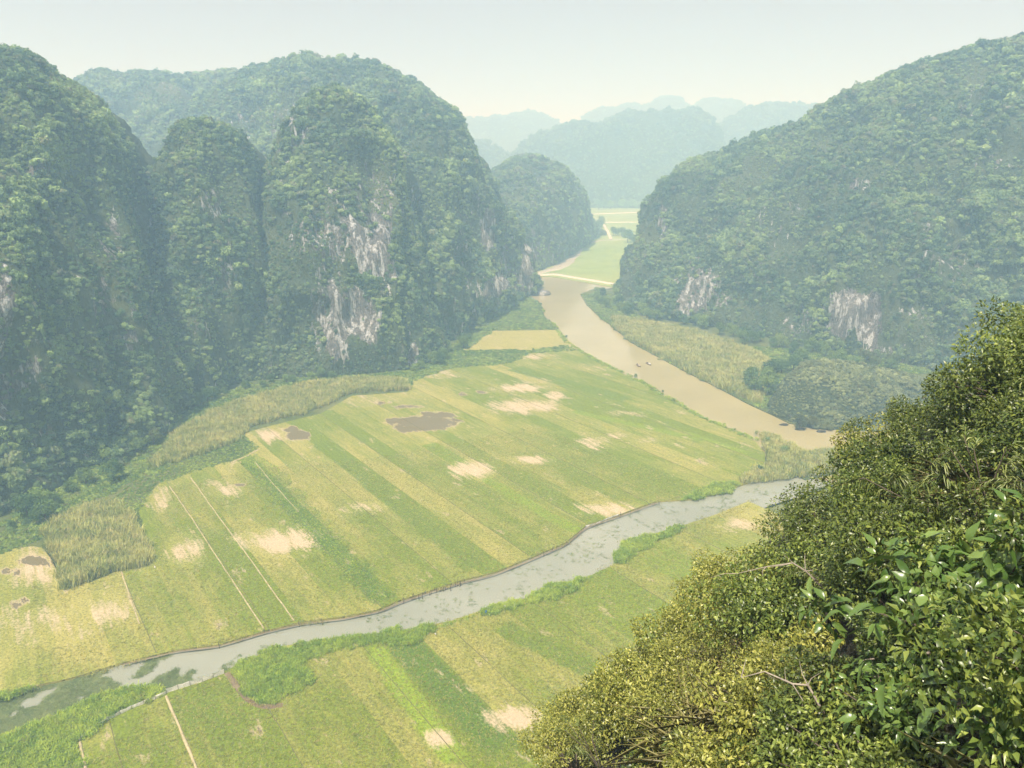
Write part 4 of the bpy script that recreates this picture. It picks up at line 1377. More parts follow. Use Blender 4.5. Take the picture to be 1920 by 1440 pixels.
net_fence([(149, 1392), (165, 1374), (200, 1352), (245, 1330), (290, 1312), (312, 1301)], "curved pale net fence between the rank grass and the near paddy")
net_fence([(312, 1300), (345, 1289), (385, 1277), (421, 1263)], "straight white net fence along the canal edge, right of the corner", 1.05)
net_fence([(1098, 988), (1120, 982), (1142, 972), (1160, 966)], "short pale net fence on the far canal bank under the big paddy", 0.4)


def stake(px, py, h, label, group):
    p = ground(px, py, 0.2)
    lean = rng.normal(size=2) * 0.12
    v, f = tube(np.array([[0, 0, -0.9], [lean[0] * .4, lean[1] * .4, h * .5], [lean[0], lean[1], h]]), [0.085, 0.075, 0.05], 6)
    o = obj("wooden_stake", mesh_np("wooden_stake", v, f, M['wood']), None, label=label, category="stake", group=group)
    o.location = (*p, 0.2)


for k in range(20):
    t_ = k / 19
    stake(772 + 100 * t_ + rng.normal() * 2.5, 1124 - 30 * t_ + rng.normal() * 2, rng.uniform(0.6, 1.3), "dark wooden stake in the row along the far canal bank", "row of stakes on the far canal bank")
for px, py, lb in [(496, 1186, "lone stake where the first bund meets the canal"), (561, 1174, "lone stake where the second bund meets the canal"), (604, 1170, "dark stake in the canal right of the second bund"),
                   (412, 1214, "dark stake at the canal edge left of the bunds"), (757, 1130, "stake just left of the row of stakes"), (1020, 1042, "stake on the far bank right of the row, first of a pair"),
                   (1035, 1033, "stake on the far bank right of the row, second of a pair"), (1163, 968, "stake at the end of the short far-bank net fence"), (1236, 946, "stake at the canal bend below the big paddy's corner"),
                   (962, 770, "dark stake standing in the pale bare patch"), (722, 758, "dark stake near the wet mud patch in the big paddy"), (1391, 892, "stake on the paddy corner beside the reeds")]:
    stake(px, py, 1.3, lb, None)


def rag_stake(px, py, mat, label, s=1.0):
    p = ground(px, py, LAND_Z)
    root = empty("rag_marker", (*p, LAND_Z), rng.uniform(0, 6), label=label, category="marker", group="rags on sticks around the paddies")
    v, f = tube(np.array([[0, 0, -0.2], [0.03, 0.02, 0.6 * s], [0.02, 0.05, 1.1 * s]]), [0.03, 0.028, 0.02], 5)
    obj("stick", mesh_np("stick", v, f, M['wood']), root)
    g = np.random.default_rng(int(px * 7 + py))
    a = np.linspace(0, 1, 5)
    V = np.array([[0.03 + 0.5 * s * i + g.normal() * .03, g.normal() * .08 * (i + .3), (1.08 - j * 0.75) * s - 0.25 * i * s + g.normal() * .03] for j in a for i in a])
    V2 = np.concatenate([V, V + np.array([0, .02, 0])])
    gf = grid_faces(5, 5)
    obj("rag", mesh_np("rag", V2, np.concatenate([gf, gf[:, ::-1] + len(V)]), mat), root)


rag_stake(230, 1042, M['white'], "white rag at the back left corner of the small seedbed")
rag_stake(255, 1040, M['white'], "white rag on the back edge of the small seedbed")
rag_stake(289, 1065, M['white'], "white rag at the front right corner of the small seedbed", .8)
rag_stake(221, 1071, M['white'], "small white rag where the reed bed meets the seedbed", .7)
rag_stake(1395, 890, M['white'], "white rag at the paddy corner beside the canal reeds", 1.1)
rag_stake(913, 1152, M['blue'], "blue plastic bag on a stick by the small grass tuft", 1.0)
rag_stake(946, 1140, M['white'], "white rag just right of the blue bag", .7)
rag_stake(963, 1138, M['white'], "white rag farther right of the blue bag", .7)
rag_stake(818, 1192, M['white'], "white rag at the end of the lush grass mound", .6)

# ------------------------------------------------------------------ trees that stand apart


def tree_meshes(seed, mat, h=6.0, r=3.0, n=1500, leaf=0.2, crown_low=0.35):
    g = np.random.default_rng(seed)
    parts = []
    top = np.array([g.normal() * .3, g.normal() * .3, h * 0.72])
    trunk = np.array([[0, 0, -0.4], [g.normal() * .1, g.normal() * .1, h * .25], top * .6 + [0, 0, 0], top])
    parts.append(tube(trunk, [0.045 * h, 0.035 * h, 0.022 * h, 0.008 * h], 7))
    cl, cr_ = [], []
    for k in range(9):
        th = k * 2.4 + g.normal() * .3
        zz = h * g.uniform(crown_low, 0.85)
        rr = r * g.uniform(0.45, 0.75) * (1.15 - 0.5 * zz / h)
        st = np.array([0, 0, zz * 0.55]) + trunk[1] * .5
        en = np.array([math.cos(th) * rr, math.sin(th) * rr, zz])
        mid = (st + en) / 2 + [0, 0, 0.08 * h]
        parts.append(tube(np.array([st, mid, en]), [0.016 * h, 0.011 * h, 0.004 * h], 5))
        cl.append(en)
        cr_.append(r * g.uniform(0.34, 0.55))
    cl.append(top + [0, 0, .1 * h])
    cr_.append(r * .5)
    tv, tf = join(parts)
    trunk_me = mesh_np("trunk", tv, tf, M['bark'], True)
    cl, cr_ = np.array(cl), np.array(cr_)
    k = g.choice(len(cl), n, p=cr_ ** 2 / (cr_ ** 2).sum())
    d = g.normal(size=(n, 3))
    d /= np.linalg.norm(d, axis=1)[:, None]
    d[:, 2] *= 0.8
    p = cl[k] + d * (cr_[k] * (1 - .5 * g.random(n) ** 2) * (1 + .25 * g.normal(size=n)))[:, None]
    v, f = clump_quads(p, d, g, leaf, 0.8, 0.4)
    return trunk_me, mesh_np("crown", v, f, mat)


TREES = [tree_meshes(300 + k, M['tree'], 6.5, 3.2, 1500, 0.30) for k in range(5)]
BUSHES = [tree_meshes(320 + k, M['tree'], 2.6, 1.7, 700, 0.2, 0.15) for k in range(4)]
M['pale_tree'] = foliage_mat("pale_tree_leaves", (0.07, 0.10, 0.045), (0.12, 0.16, 0.06), (0.20, 0.24, 0.10), patch=0.06)
PALE = [tree_meshes(330 + k, M['pale_tree'], 5.0, 3.0, 1400, 0.26, 0.2) for k in range(3)]


def plant_tree(px, py, s, label, group, kind=None, name="tree", category="tree"):
    kind = kind or TREES
    p = ground(px, py, LAND_Z)
    tm, cm = kind[int(rng.integers(0, len(kind)))]
    root = empty(name, (*p, LAND_Z - 0.05), rng.uniform(0, 6.28), label=label, category=category, group=group)
    obj("trunk", tm, root)
    obj("crown", cm, root)
    root.scale = (s * rng.uniform(.9, 1.1), s * rng.uniform(.9, 1.1), s * rng.uniform(.9, 1.15))


def row(pts, n, jitter, s0, s1, label, group, **kw):
    pts = np.asarray(pts, float)
    seg = np.concatenate([[0], np.cumsum(np.hypot(*np.diff(pts, axis=0).T))])
    for t_ in np.linspace(0, seg[-1], n):
        px = np.interp(t_, seg, pts[:, 0]) + rng.normal() * jitter * 2
        py = np.interp(t_, seg, pts[:, 1]) + rng.normal() * jitter
        plant_tree(px, py, rng.uniform(s0, s1), label, group, **kw)


row([(1112, 556), (1140, 572), (1190, 592), (1240, 602)], 16, 4, 0.7, 1.3, "leafy tree in the belt where the right hill meets the river", "trees at the river bend")
row([(1150, 548), (1180, 560), (1230, 580)], 9, 4, 0.8, 1.4, "taller tree against the tip of the right hill", "trees under the tip of the right hill")
row([(1290, 612), (1350, 625), (1420, 645), (1500, 662), (1580, 672)], 22, 4, 0.7, 1.35, "leafy tree in the row along the foot of the right hill", "trees along the foot of the right hill")
row([(1405, 730), (1425, 745), (1440, 720), (1470, 700), (1500, 690)], 9, 4, 0.8, 1.35, "dark rounded tree between the reeds and the low knoll", "dark trees beside the low knoll")
row([(1560, 690), (1620, 688), (1680, 690)], 7, 3, 0.8, 1.3, "dark tree standing behind the low knoll", "trees behind the low knoll")
row([(1480, 790), (1520, 796), (1560, 798), (1620, 790)], 7, 4, 0.6, 0.9, "pale grey-green bush at the waterline of the low knoll", "waterline bushes", kind=PALE, name="bush", category="bush")
row([(40, 975), (110, 935), (180, 890), (240, 850), (290, 820)], 12, 6, 0.6, 1.15, "leafy tree at the foot of the steep left hill", "trees at the foot of the left hill")
row([(0, 1005), (40, 992), (75, 975), (110, 960)], 7, 5, 0.55, 0.9, "low bush in front of the left hill beside the reed bed", "bushes beside the left reed bed", kind=BUSHES, name="bush", category="bush")
row([(350, 765), (430, 738), (520, 720), (620, 712)], 14, 3, 0.5, 0.9, "small tree under the slim green peak", "trees under the left peaks")
row([(780, 700), (830, 675), (870, 645), (900, 612), (940, 585), (980, 560)], 18, 4, 0.6, 1.15, "leafy tree along the foot of the great dome", "trees along the foot of the great dome")
row([(1185, 455), (1195, 470), (1205, 440), (1215, 420)], 7, 2, 1.6, 2.4, "hazy tree in the clump where the far paddies narrow", "far clump of trees")
row([(1150, 442), (1162, 440), (1172, 444)], 4, 1, 1.3, 1.8, "tree of the small clump in the middle of the far paddies", "small clump in the far paddies")
row([(1122, 392), (1160, 391), (1200, 391), (1240, 392)], 12, .6, 2.0, 3.0, "faint tree in the line at the back of the far paddies", "faint tree line under the far dome")
row([(1120, 440), (1128, 430), (1125, 420)], 4, 1.5, 1.6, 2.2, "hazy tree at the tip of the hill beside the bend", "trees at the tip of the middle hill")
for px, py, s, lb in [(1040, 655, .55, "small bush in the hedge by the river, tallest of three"), (1000, 657, .45, "small bush in the hedge left of the tallest"), (1056, 654, .4, "small bush at the river end of the hedge"),
                      (1062, 632, .5, "round bush on the river bank by the small brown field"), (1046, 617, .4, "round bush at the far corner of the small brown field"), (898, 636, .45, "lone bush at the left edge of the small brown field"),
                      (1192, 706, .55, "low bush on the paddy's river edge opposite the boats"), (1243, 735, .35, "tiny bush on the paddy's river edge below the boats"), (1440, 832, .9, "spreading bush above the reeds at the paddy corner"),
                      (1470, 850, 1.0, "spreading bush nearest the canal mouth"), (1425, 884, .8, "low bush on the paddy corner by the canal mouth"), (1030, 602, .4, "low bush on the river point below the thicket")]:
    plant_tree(px, py, s, lb, None, BUSHES, "bush", "bush")

# a rock standing in the river, other small rocks


def boulder(name, loc, size, seed, mat, label=None, category="rock", group=None, parent=None):
    g = np.random.default_rng(seed)
    nu, nv = 22, 14
    th = np.linspace(0, 2 * math.pi, nu, endpoint=False)
    ph = np.linspace(-0.5 * math.pi, 0.5 * math.pi, nv)
    T, Ph = np.meshgrid(th, ph)
    d = np.stack([np.cos(Ph) * np.cos(T), np.cos(Ph) * np.sin(T), np.sin(Ph)], -1).reshape(-1, 3)
    r = 1 + 0.5 * fbm(d * 1.3 + seed, 3) + 0.18 * fbm(d * 4 + seed, 2)
    v = d * r[:, None] * np.asarray(size)
    f = []
    for j in range(nv - 1):
        for i in range(nu):
            f.append([j * nu + i, j * nu + (i + 1) % nu, (j + 1) * nu + (i + 1) % nu, (j + 1) * nu + i])
    o = obj(name, mesh_np(name, v, np.array(f), mat), parent, label=label, category=category if not parent else None, group=group)
    o.location = loc
    return o


rk = ground(1015, 553, 0)
boulder("rock", (*rk, 0.3), (6.5, 4.0, 3.2), 5, M['rock'], "dark rock standing in the river at the bend")
kp = G([(1470, 797), (1500, 806), (1540, 810), (1580, 810)], 0)
for k, p in enumerate(kp):
    boulder("rock", (*p, 0.1), (1.7, 0.9, 0.55), 20 + k, M['slope'], "dark rock in the ragged waterline of the low knoll", "rock", "waterline rocks of the low knoll")

# ------------------------------------------------------------------ boats


def boat_mesh():
    n, m = 15, 9
    V = []
    for i in range(n):
        s = i / (n - 1) * 2 - 1
        half = 0.62 * max(0.02, 1 - abs(s) ** 2.6)
        sheer = 0.38 + 0.28 * s * s
        keel = -0.16 + 0.34 * abs(s) ** 3
        for j in range(m):
            a = j / (m - 1) * math.pi
            y = math.cos(a) * half
            zz = sheer - (sheer - keel) * math.sin(a) ** 0.7
            V.append((s * 2.6, y, zz))
    V = np.array(V)
    inner = V.copy()
    inner[:, 1] *= 0.9
    inner[:, 2] += 0.05
    inner[:, 0] *= 0.97
    g = grid_faces(n, m)
    rim = []
    for side in (0, m - 1):
        for i in range(n - 1):
            a, b = i * m + side, (i + 1) * m + side
            rim.append([a, b, b + n * m, a + n * m])
    return np.concatenate([V, inner]), np.concatenate([g, g[:, ::-1] + n * m, np.array(rim)])


bv, bf = boat_mesh()
BOAT = mesh_np("hull", bv, bf, M['hull'], True)


def box_v(cx, cy_, cz, sx, sy, sz):
    v = np.array([[x, y, z] for z in (-1, 1) for y in (-1, 1) for x in (-1, 1)], float) * np.array([sx, sy, sz]) / 2 + [cx, cy_, cz]
    f = np.array([[0, 2, 3, 1], [4, 5, 7, 6], [0, 1, 5, 4], [2, 6, 7, 3], [0, 4, 6, 2], [1, 3, 7, 5]])
    return v, f


def seated_person(arms):
    """Seated figure grown over a skeleton: pelvis, spine, neck, head, bent legs, arms."""
    vx = [(0, 0, .1), (0, 0, .35), (-.02, 0, .55), (0, 0, .68), (.02, 0, .78), (.02, 0, .90),
          (.22, .1, .16), (.42, .12, .30), (.52, .12, -.02), (.62, .12, -.05), (.22, -.1, .16), (.42, -.12, .30), (.52, -.12, -.02), (.62, -.12, -.05),
          (0, .19, .56), (.12, .26, .34), (.12 + arms, .18, .30), (0, -.19, .56), (.12, -.26, .34), (.12 + arms, -.18, .30)]
    ed = [(0, 1), (1, 2), (2, 3), (3, 4), (4, 5), (0, 6), (6, 7), (7, 8), (8, 9), (0, 10), (10, 11), (11, 12), (12, 13), (2, 14), (14, 15), (15, 16), (2, 17), (17, 18), (18, 19)]
    rad = [.15, .13, .15, .06, .09, .10, .09, .075, .055, .04, .09, .075, .055, .04, .07, .05, .04, .07, .05, .04]
    me = bpy.data.meshes.new("person")
    me.from_pydata(vx, ed, [])
    o = bpy.data.objects.new("person_form", me)
    ROOT.objects.link(o)
    md = o.modifiers.new("skin", 'SKIN')
    for k, r in enumerate(rad):
        me.skin_vertices[0].data[k].radius = (r, r)
    me.skin_vertices[0].data[0].use_root = True
    o.modifiers.new("sub", 'SUBSURF').levels = 1
    dg = bpy.context.evaluated_depsgraph_get()
    res = bpy.data.meshes.new_from_object(o.evaluated_get(dg))
    bpy.data.objects.remove(o)
    res.name = "person"
    return res


PERSON = [seated_person(.2), seated_person(.05)]
for pm, mats in zip(PERSON, (('dark_cloth', 'skin'), ('pale_cloth', 'skin'))):
    pm.materials.clear()
    for q in mats:
        pm.materials.append(M[q])
    for poly in pm.polygons:
        c = poly.center
        poly.material_index = 1 if c.z > .70 or (abs(c.y) > .15 and c.z < .36 and c.x > .1) else 0
        poly.use_smooth = True
PERSON_ALT = PERSON[0].copy()
PERSON_ALT.materials[0] = M['white']


def hat_mesh():
    th = np.linspace(0, 2 * math.pi, 16, endpoint=False)
    rows = [np.stack([np.cos(th) * r, np.sin(th) * r, np.full(16, z)], 1) for r, z in ((.24, -.03), (.25, -.02), (.12, .08), (.01, .17))]
    v = np.concatenate(rows)
    f = [[j * 16 + i, j * 16 + (i + 1) % 16, (j + 1) * 16 + (i + 1) % 16, (j + 1) * 16 + i] for j in range(3) for i in range(16)]
    return mesh_np("hat", v, np.array(f), M['straw_hat'])


HAT = hat_mesh()


def boat(px, py, heading, label, people, group):
    p = ground(px, py, 0.1)
    root = empty("sampan", (*p, 0.05), heading, label=label, category="boat", group=group)
    obj("hull", BOAT, root)
    for x in (-1.1, 0.1, 1.2):
        v, f = box_v(x, 0, 0.22, .24, 1.0, .05)
        obj("thwart", mesh_np("thwart", v, f, M['wood']), root)
    for s in (-1, 1):
        v, f = tube(np.array([[-1.3, s * .45, .55], [-1.55, s * 1.2, .2], [-1.8, s * 1.9, -.1]]), [.03, .03, .03], 6)
        oar = obj("oar", mesh_np("oar", v, f, M['wood']), root)
        v, f = box_v(-1.85, s * 2.0, -.12, .12, .5, .03)
        obj("blade", mesh_np("blade", v, f, M['wood']), oar)
    c, s_ = math.cos(heading), math.sin(heading)
    for x, me, lb, hat in people:
        o = obj("person", me, None, label=lb, category="person", group="people in the sampans")
        o.location = (p[0] + c * x, p[1] + s_ * x, 0.28)
        o.rotation_euler = (0, 0, heading)
        if hat:
            h = obj("hat", HAT, o)
            h.location = (.02, 0, .93)


hd = G([(1187, 680), (1203, 689)], 0)
hd = math.atan2(*(hd[1] - hd[0])[::-1])
boat(1197, 686, hd, "left of the two sampans on the river", [(-1.2, PERSON[0], "rower in dark clothes and straw hat in the left sampan", True), (.2, PERSON[1], "passenger in pale clothes in the middle of the left sampan", True), (1.2, PERSON[1], "passenger in pale clothes at the bow of the left sampan", False)], "sampans on the river")
boat(1216, 683, hd + .1, "right of the two sampans on the river", [(-1.2, PERSON[0], "rower in dark clothes and straw hat in the right sampan", True), (.2, PERSON_ALT, "passenger in white in the middle of the right sampan", True), (1.2, PERSON_ALT, "passenger in white at the bow of the right sampan", True)], "sampans on the river")
boat(1048, 501, 2.4, "far sampan on the stream, nearest of the far ones", [(-1.2, PERSON[0], "rower in the nearest far sampan", True)], "far sampans on the stream")
boat(1036, 512, .2, "far sampan moored beside the dyke path", [], "far sampans on the stream")
boat(1076, 487, 2.2, "farthest sampan on the stream by the middle hill", [(-1.2, PERSON[1], "rower in the farthest sampan", True)], "far sampans on the stream")

# ------------------------------------------------------------------ the leafy slope beside the viewpoint
rng = np.random.default_rng(2024)
SL = (-6.43, 1.05, -0.62)                  # plane below the camera: offset, rise to the right, fall ahead


def slope_hit(px, py):
    d = ray(px, py)
    t_ = SL[0] / (d[2] - SL[1] * d[0] - SL[2] * d[1])
    return d * t_


edge_px = [(660, 1960), (865, 1640), (980, 1490), (1085, 1370), (1215, 1275), (1305, 1180), (1365, 1115), (1430, 1065), (1500, 1005), (1560, 950), (1615, 905), (1670, 860), (1735, 795), (1785, 755), (1850, 730), (1905, 690), (1960, 650), (2060, 575), (2300, 450)]
edge_w = np.array([slope_hit(a, b)[:2] for a, b in edge_px])
slope_region = np.concatenate([edge_w, [(70, 30), (70, -12), (-14, -12), edge_w[0] + [-6, -10]]])
gx, gy = np.meshgrid(np.arange(-60, 71, .6), np.arange(-12, 80, .6), indexing='ij')
X, Y = gx.ravel(), gy.ravel()
ins = inside(slope_region, X, Y)
dist = line_dist(np.concatenate([slope_region, slope_region[:1]])[:len(edge_w) + 4], X, Y)


def slope_z(x, y):
    x, y = np.asarray(x, float), np.asarray(y, float)
    p = np.stack([x, y, 0 * x], 1)
    base = CAM_H + SL[0] + SL[1] * x + SL[2] * y
    return base + 1.9 * fbm(p * .2, 3) + 0.25 * fbm(p * .9 + 5, 2)


zs = slope_z(X, Y)
cap = CAM_H + 22 + 6 * fbm(np.stack([X * .05, Y * .05, 0 * X], 1), 2)
zs = np.minimum(zs, cap)
near_cam = np.hypot(X, Y) < 3.5
zs = np.where(near_cam, np.minimum(zs, CAM_H - 2.2), zs)
edge_drop = np.where(ins, 0, 3.0 * dist + 1.5 * fbm(np.stack([X * .2, Y * .2, 0 * X], 1), 2) * np.minimum(dist, 4))
zs = np.maximum(zs - edge_drop, -1.2)
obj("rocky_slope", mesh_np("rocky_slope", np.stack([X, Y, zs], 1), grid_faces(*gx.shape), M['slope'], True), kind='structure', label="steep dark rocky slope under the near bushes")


def leaf_batch(p, dr, up, ln, wd, droop=0.25, fine=False):
    """Folded leaves; p, dr (towards the tip) and up are (N,3)."""
    dr = dr / (np.linalg.norm(dr, axis=1)[:, None] + 1e-9)
    sd_ = np.cross(dr, up)
    sd_ /= np.linalg.norm(sd_, axis=1)[:, None] + 1e-9
    nn = np.cross(sd_, dr)
    ln = np.asarray(ln)[:, None]
    wd = np.asarray(wd)[:, None]
    if not fine:
        b = p
        c = p + dr * ln * .45 + nn * ln * .04
        l = p + dr * ln * .42 - sd_ * wd * .5 + nn * ln * .12
        r = p + dr * ln * .42 + sd_ * wd * .5 + nn * ln * .12
        t_ = p + dr * ln - nn * ln * droop
        v = np.stack([b, c, l, r, t_], 1).reshape(-1, 3)
        i = np.arange(len(p))[:, None] * 5
        f = np.concatenate([i + [0, 3, 1], i + [0, 1, 2], i + [1, 3, 4], i + [1, 4, 2]], 1).reshape(-1, 3)
        return v, f
    pts = [p]
    for (s, w, lift) in ((.18, .34, .03), (.42, .5, .04), (.68, .36, -.03)):
        base = p + dr * ln * s + nn * ln * (lift - droop * s * s)
        pts += [base, base - sd_ * wd * w + nn * wd * .16, base + sd_ * wd * w + nn * wd * .16]
    pts.append(p + dr * ln - nn * ln * droop * 1.05)
    v = np.stack(pts, 1).reshape(-1, 3)
    i = np.arange(len(p))[:, None] * 11
    tri = [[0, 3, 1], [0, 1, 2]]
    for a_ in (1, 4):
        tri += [[a_, a_ + 2, a_ + 5], [a_, a_ + 5, a_ + 3], [a_ + 1, a_, a_ + 3], [a_ + 1, a_ + 3, a_ + 4]]
    tri += [[7, 9, 10], [8, 7, 10]]
    f = np.concatenate([i + q for q in tri], 1).reshape(-1, 3)
    return v, f


def branches(g, n, r, h):
    parts, tips = [], []
    for k in range(n):
        th = g.uniform(0, 6.28)
        e = np.array([math.cos(th) * r * g.uniform(.3, .9), math.sin(th) * r * g.uniform(.3, .9), h * g.uniform(.5, 1)])
        m_ = e * .5 + np.array([g.normal() * .08, g.normal() * .08, .12 * h])
        parts.append(tube(np.array([[0, 0, -.25], m_, e]), [.022, .014, .005], 5))
        tips.append(e)
    return parts, np.array(tips)


def shrub_form(seed, mat, n, ln, wd, r=1.0, h=0.9, lumps=8, droop=.25, flat=.6, fine=False):
    g = np.random.default_rng(seed)
    parts, tips = branches(g, 9, r, h)
    c = np.concatenate([tips, g.normal(size=(lumps, 3)) * [r * .5, r * .5, .15] + [0, 0, h * .6]])
    rr = g.uniform(.13, .36, len(c)) * r
    k = g.choice(len(c), n, p=rr ** 2 / (rr ** 2).sum())
    d = g.normal(size=(n, 3))
    d /= np.linalg.norm(d, axis=1)[:, None]
    p = c[k] + d * (rr[k] * (1 - .45 * g.random(n) ** 2))[:, None]
    dr = d + g.normal(size=(n, 3)) * .6
    dr[:, 2] -= .25
    up = d * .5 + g.normal(size=(n, 3)) * .35 + [0, 0, flat]
    v, f = leaf_batch(p, dr, up, ln * g.uniform(.6, 1.25, n), wd * g.uniform(.7, 1.2, n), droop, fine)
    sv, sf = join(parts)
    return mesh_np("branches", sv, sf, M['bark']), mesh_np("foliage", v, f, mat)


def bamboo_form(seed):
    g = np.random.default_rng(seed)
    parts, P_, D_ = [], [], []
    for k in range(7):
        th = g.uniform(0, 6.28)
        out = np.array([math.cos(th), math.sin(th), 0]) * g.uniform(.4, 1.0)
        q = np.array([[0, 0, -.2], out * .3 + [0, 0, .7], out * .8 + [0, 0, 1.15], out * 1.35 + [0, 0, 1.15]])
        parts.append(tube(q, [.016, .012, .008, .004], 5))
        for s in np.linspace(.25, 1, 14):
            b = np.array([np.interp(s * 3, range(4), q[:, j]) for j in range(3)])
            for m_ in range(6):
                a = g.uniform(-1.2, 1.2)
                d = np.array([out[0] * math.cos(a) - out[1] * math.sin(a), out[0] * math.sin(a) + out[1] * math.cos(a), g.uniform(-.5, .35)])
                P_.append(b)
                D_.append(d)
    P_, D_ = np.array(P_), np.array(D_)
    n = len(P_)
    v, f = leaf_batch(P_, D_, g.normal(size=(n, 3)) * .25 + [0, 0, 1], g.uniform(.17, .28, n), g.uniform(.018, .03, n), .3)
    sv, sf = join(parts)
    return mesh_np("culms", sv, sf, M['bark']), mesh_np("foliage", v, f, M['leaf_bamboo'])


def drygrass_form(seed):
    g = np.random.default_rng(seed)
    n = 420
    th = g.uniform(0, 6.28, n)
    b = np.stack([g.normal(size=n) * .35, g.normal(size=n) * .35, np.zeros(n)], 1)
    d = np.stack([np.cos(th) * .7, np.sin(th) * .7, g.uniform(.4, 1.3, n)], 1)
    v, f = leaf_batch(b, d, np.stack([-np.cos(th), -np.sin(th), np.full(n, 1.0)], 1), g.uniform(.5, .95, n), g.uniform(.018, .03, n), .35)
    parts, _ = branches(g, 3, .3, .4)
    sv, sf = join(parts)
    return mesh_np("stalks", sv, sf, M['twig']), mesh_np("blades", v, f, M['leaf_dry'])


FORMS = {
    'dark': [shrub_form(400 + k, M['leaf_dark'], 5200, .072, .036) for k in range(4)],
    'mid': [shrub_form(410 + k, M['leaf_mid'], 3800, .082, .038) for k in range(4)],
    'yellow': [shrub_form(420 + k, M['leaf_yellow'], 5200, .066, .033) for k in range(4)],
    'russet': [shrub_form(430 + k, M['leaf_red'], 1700, .075, .035, .8, .7) for k in range(2)],
    'broad': [shrub_form(440 + k, M['leaf_broad'], 800, .145, .065, .9, .9, 6, .3, .8, True) for k in range(3)],
    'bamboo': [bamboo_form(450 + k) for k in range(3)],
    'dry': [drygrass_form(460 + k) for k in range(2)],
}
BIG = {
    'dark': [shrub_form(500 + k, M['leaf_dark'], 7500, .062, .031, 1.0, .9, 26) for k in range(3)],
    'mid': [shrub_form(510 + k, M['leaf_mid'], 6200, .07, .033, 1.0, .9, 26) for k in range(3)],
    'yellow': [shrub_form(520 + k, M['leaf_yellow'], 7500, .06, .029, 1.0, .9, 26) for k in range(3)],
}
LEAF_ONE = []
for k in range(4):
    g_ = np.random.default_rng(480 + k)
    v, f = leaf_batch(np.zeros((1, 3)), np.array([[1., 0, 0]]), np.array([[0, 0, 1.]]), [1.0], [.40 + .03 * k], .22 + .06 * k, True)
    LEAF_ONE.append(mesh_np("leaf", v, f, M['leaf_broad']))
DESC = {'dark': "dark green small-leaved shrub", 'mid': "mid-green glossy shrub", 'yellow': "yellow-green leafy shrub", 'russet': "russet-tinged shrub", 'broad': "broad-leaved bright green plant", 'bamboo': "lance-leaved bamboo tuft", 'dry': "tuft of dry yellow grass"}
NAMES = {'dark': "shrub", 'mid': "shrub", 'yellow': "shrub", 'russet': "shrub", 'broad': "broadleaf_plant", 'bamboo': "bamboo", 'dry': "grass_tuft"}
KIND_AT = [(1480, 1060, 28, 'russet'), (1745, 760, 26, 'russet'), (1370, 1275, 26, 'russet'), (1700, 1110, 26, 'russet'), (1880, 1070, 28, 'russet'), (1690, 1000, 60, 'bamboo'), (1620, 1090, 50, 'bamboo'), (1880, 1050, 70, 'bamboo'), (1720, 1230, 40, 'bamboo'),
           (1370, 1410, 32, 'dry'), (1430, 1020, 90, 'yellow'), (1370, 1120, 70, 'yellow'), (1640, 850, 60, 'yellow'), (1700, 830, 40, 'yellow'), (1340, 1180, 80, 'yellow'), (1480, 1330, 70, 'yellow'), (1250, 1330, 60, 'yellow'), (1560, 920, 60, 'dark'), (1290, 1080, 50, 'dark'), (1560, 1050, 60, 'dark'),
           (1780, 780, 110, 'dark'), (1900, 620, 60, 'dark'), (1760, 670, 60, 'mid'), (1090, 1310, 60, 'dark'), (1230, 1170, 50, 'mid'), (1640, 1220, 50, 'broad'), (1850, 1260, 90, 'broad'), (1880, 1380, 90, 'broad'), (1700, 1400, 70, 'broad'), (1800, 1180, 50, 'broad')]


def zone(px, py):
    if py > 1250 and px > 1600:
        return "in the lower right corner"
    if py > 1200:
        return "low on the near slope"
    if py > 950 and px < 1520:
        return "on the near slope's left shoulder"
    if py < 830 and px > 1640:
        return "at the near slope's top"
    if px > 1700:
        return "along the right edge of the slope"
    return "in the middle of the near slope"


cand = []
c_x = rng.uniform(-4, 26, 60000)
c_y = rng.uniform(2.5, 40, 60000)
okc = inside(slope_region, c_x, c_y)
c_x, c_y = c_x[okc], c_y[okc]
c_z = slope_z(c_x, c_y)
qx, qy = survey(np.stack([c_x, c_y, c_z], 1))
okc = (qx > 840) & (qx < 2080) & (qy > 480) & (qy < 1640) & (c_y > 3.2)
c_x, c_y, c_z, qx, qy = c_x[okc], c_y[okc], c_z[okc], qx[okc], qy[okc]
SIL_X = [820, 925, 1035, 1150, 1200, 1260, 1300, 1400, 1440, 1500, 1540, 1600, 1650, 1690, 1720, 1790, 1850, 1880, 1920, 2100]
SIL_Y = [1580, 1440, 1300, 1230, 1150, 1060, 1035, 1020, 965, 880, 850, 800, 770, 700, 650, 640, 655, 575, 550, 480]


def fits(p, r, tol=24):
    """Does a bush of radius r standing at p keep within the outline of the slope?"""
    nn_ = np.array([-SL[1], -SL[2], 1.0]) * .3 + np.array([0, 0, .55])
    cx, cy_ = survey((p + nn_ * r * .75)[None])
    rp = .92 * r * FOCAL_PX / np.linalg.norm(p - np.array([0, 0, CAM_H]))
    th_ = np.linspace(0, 2 * math.pi, 16)
    return bool((cy_[0] - rp * np.sin(th_) >= np.interp(cx[0] + rp * np.cos(th_), SIL_X, SIL_Y) - tol).all())


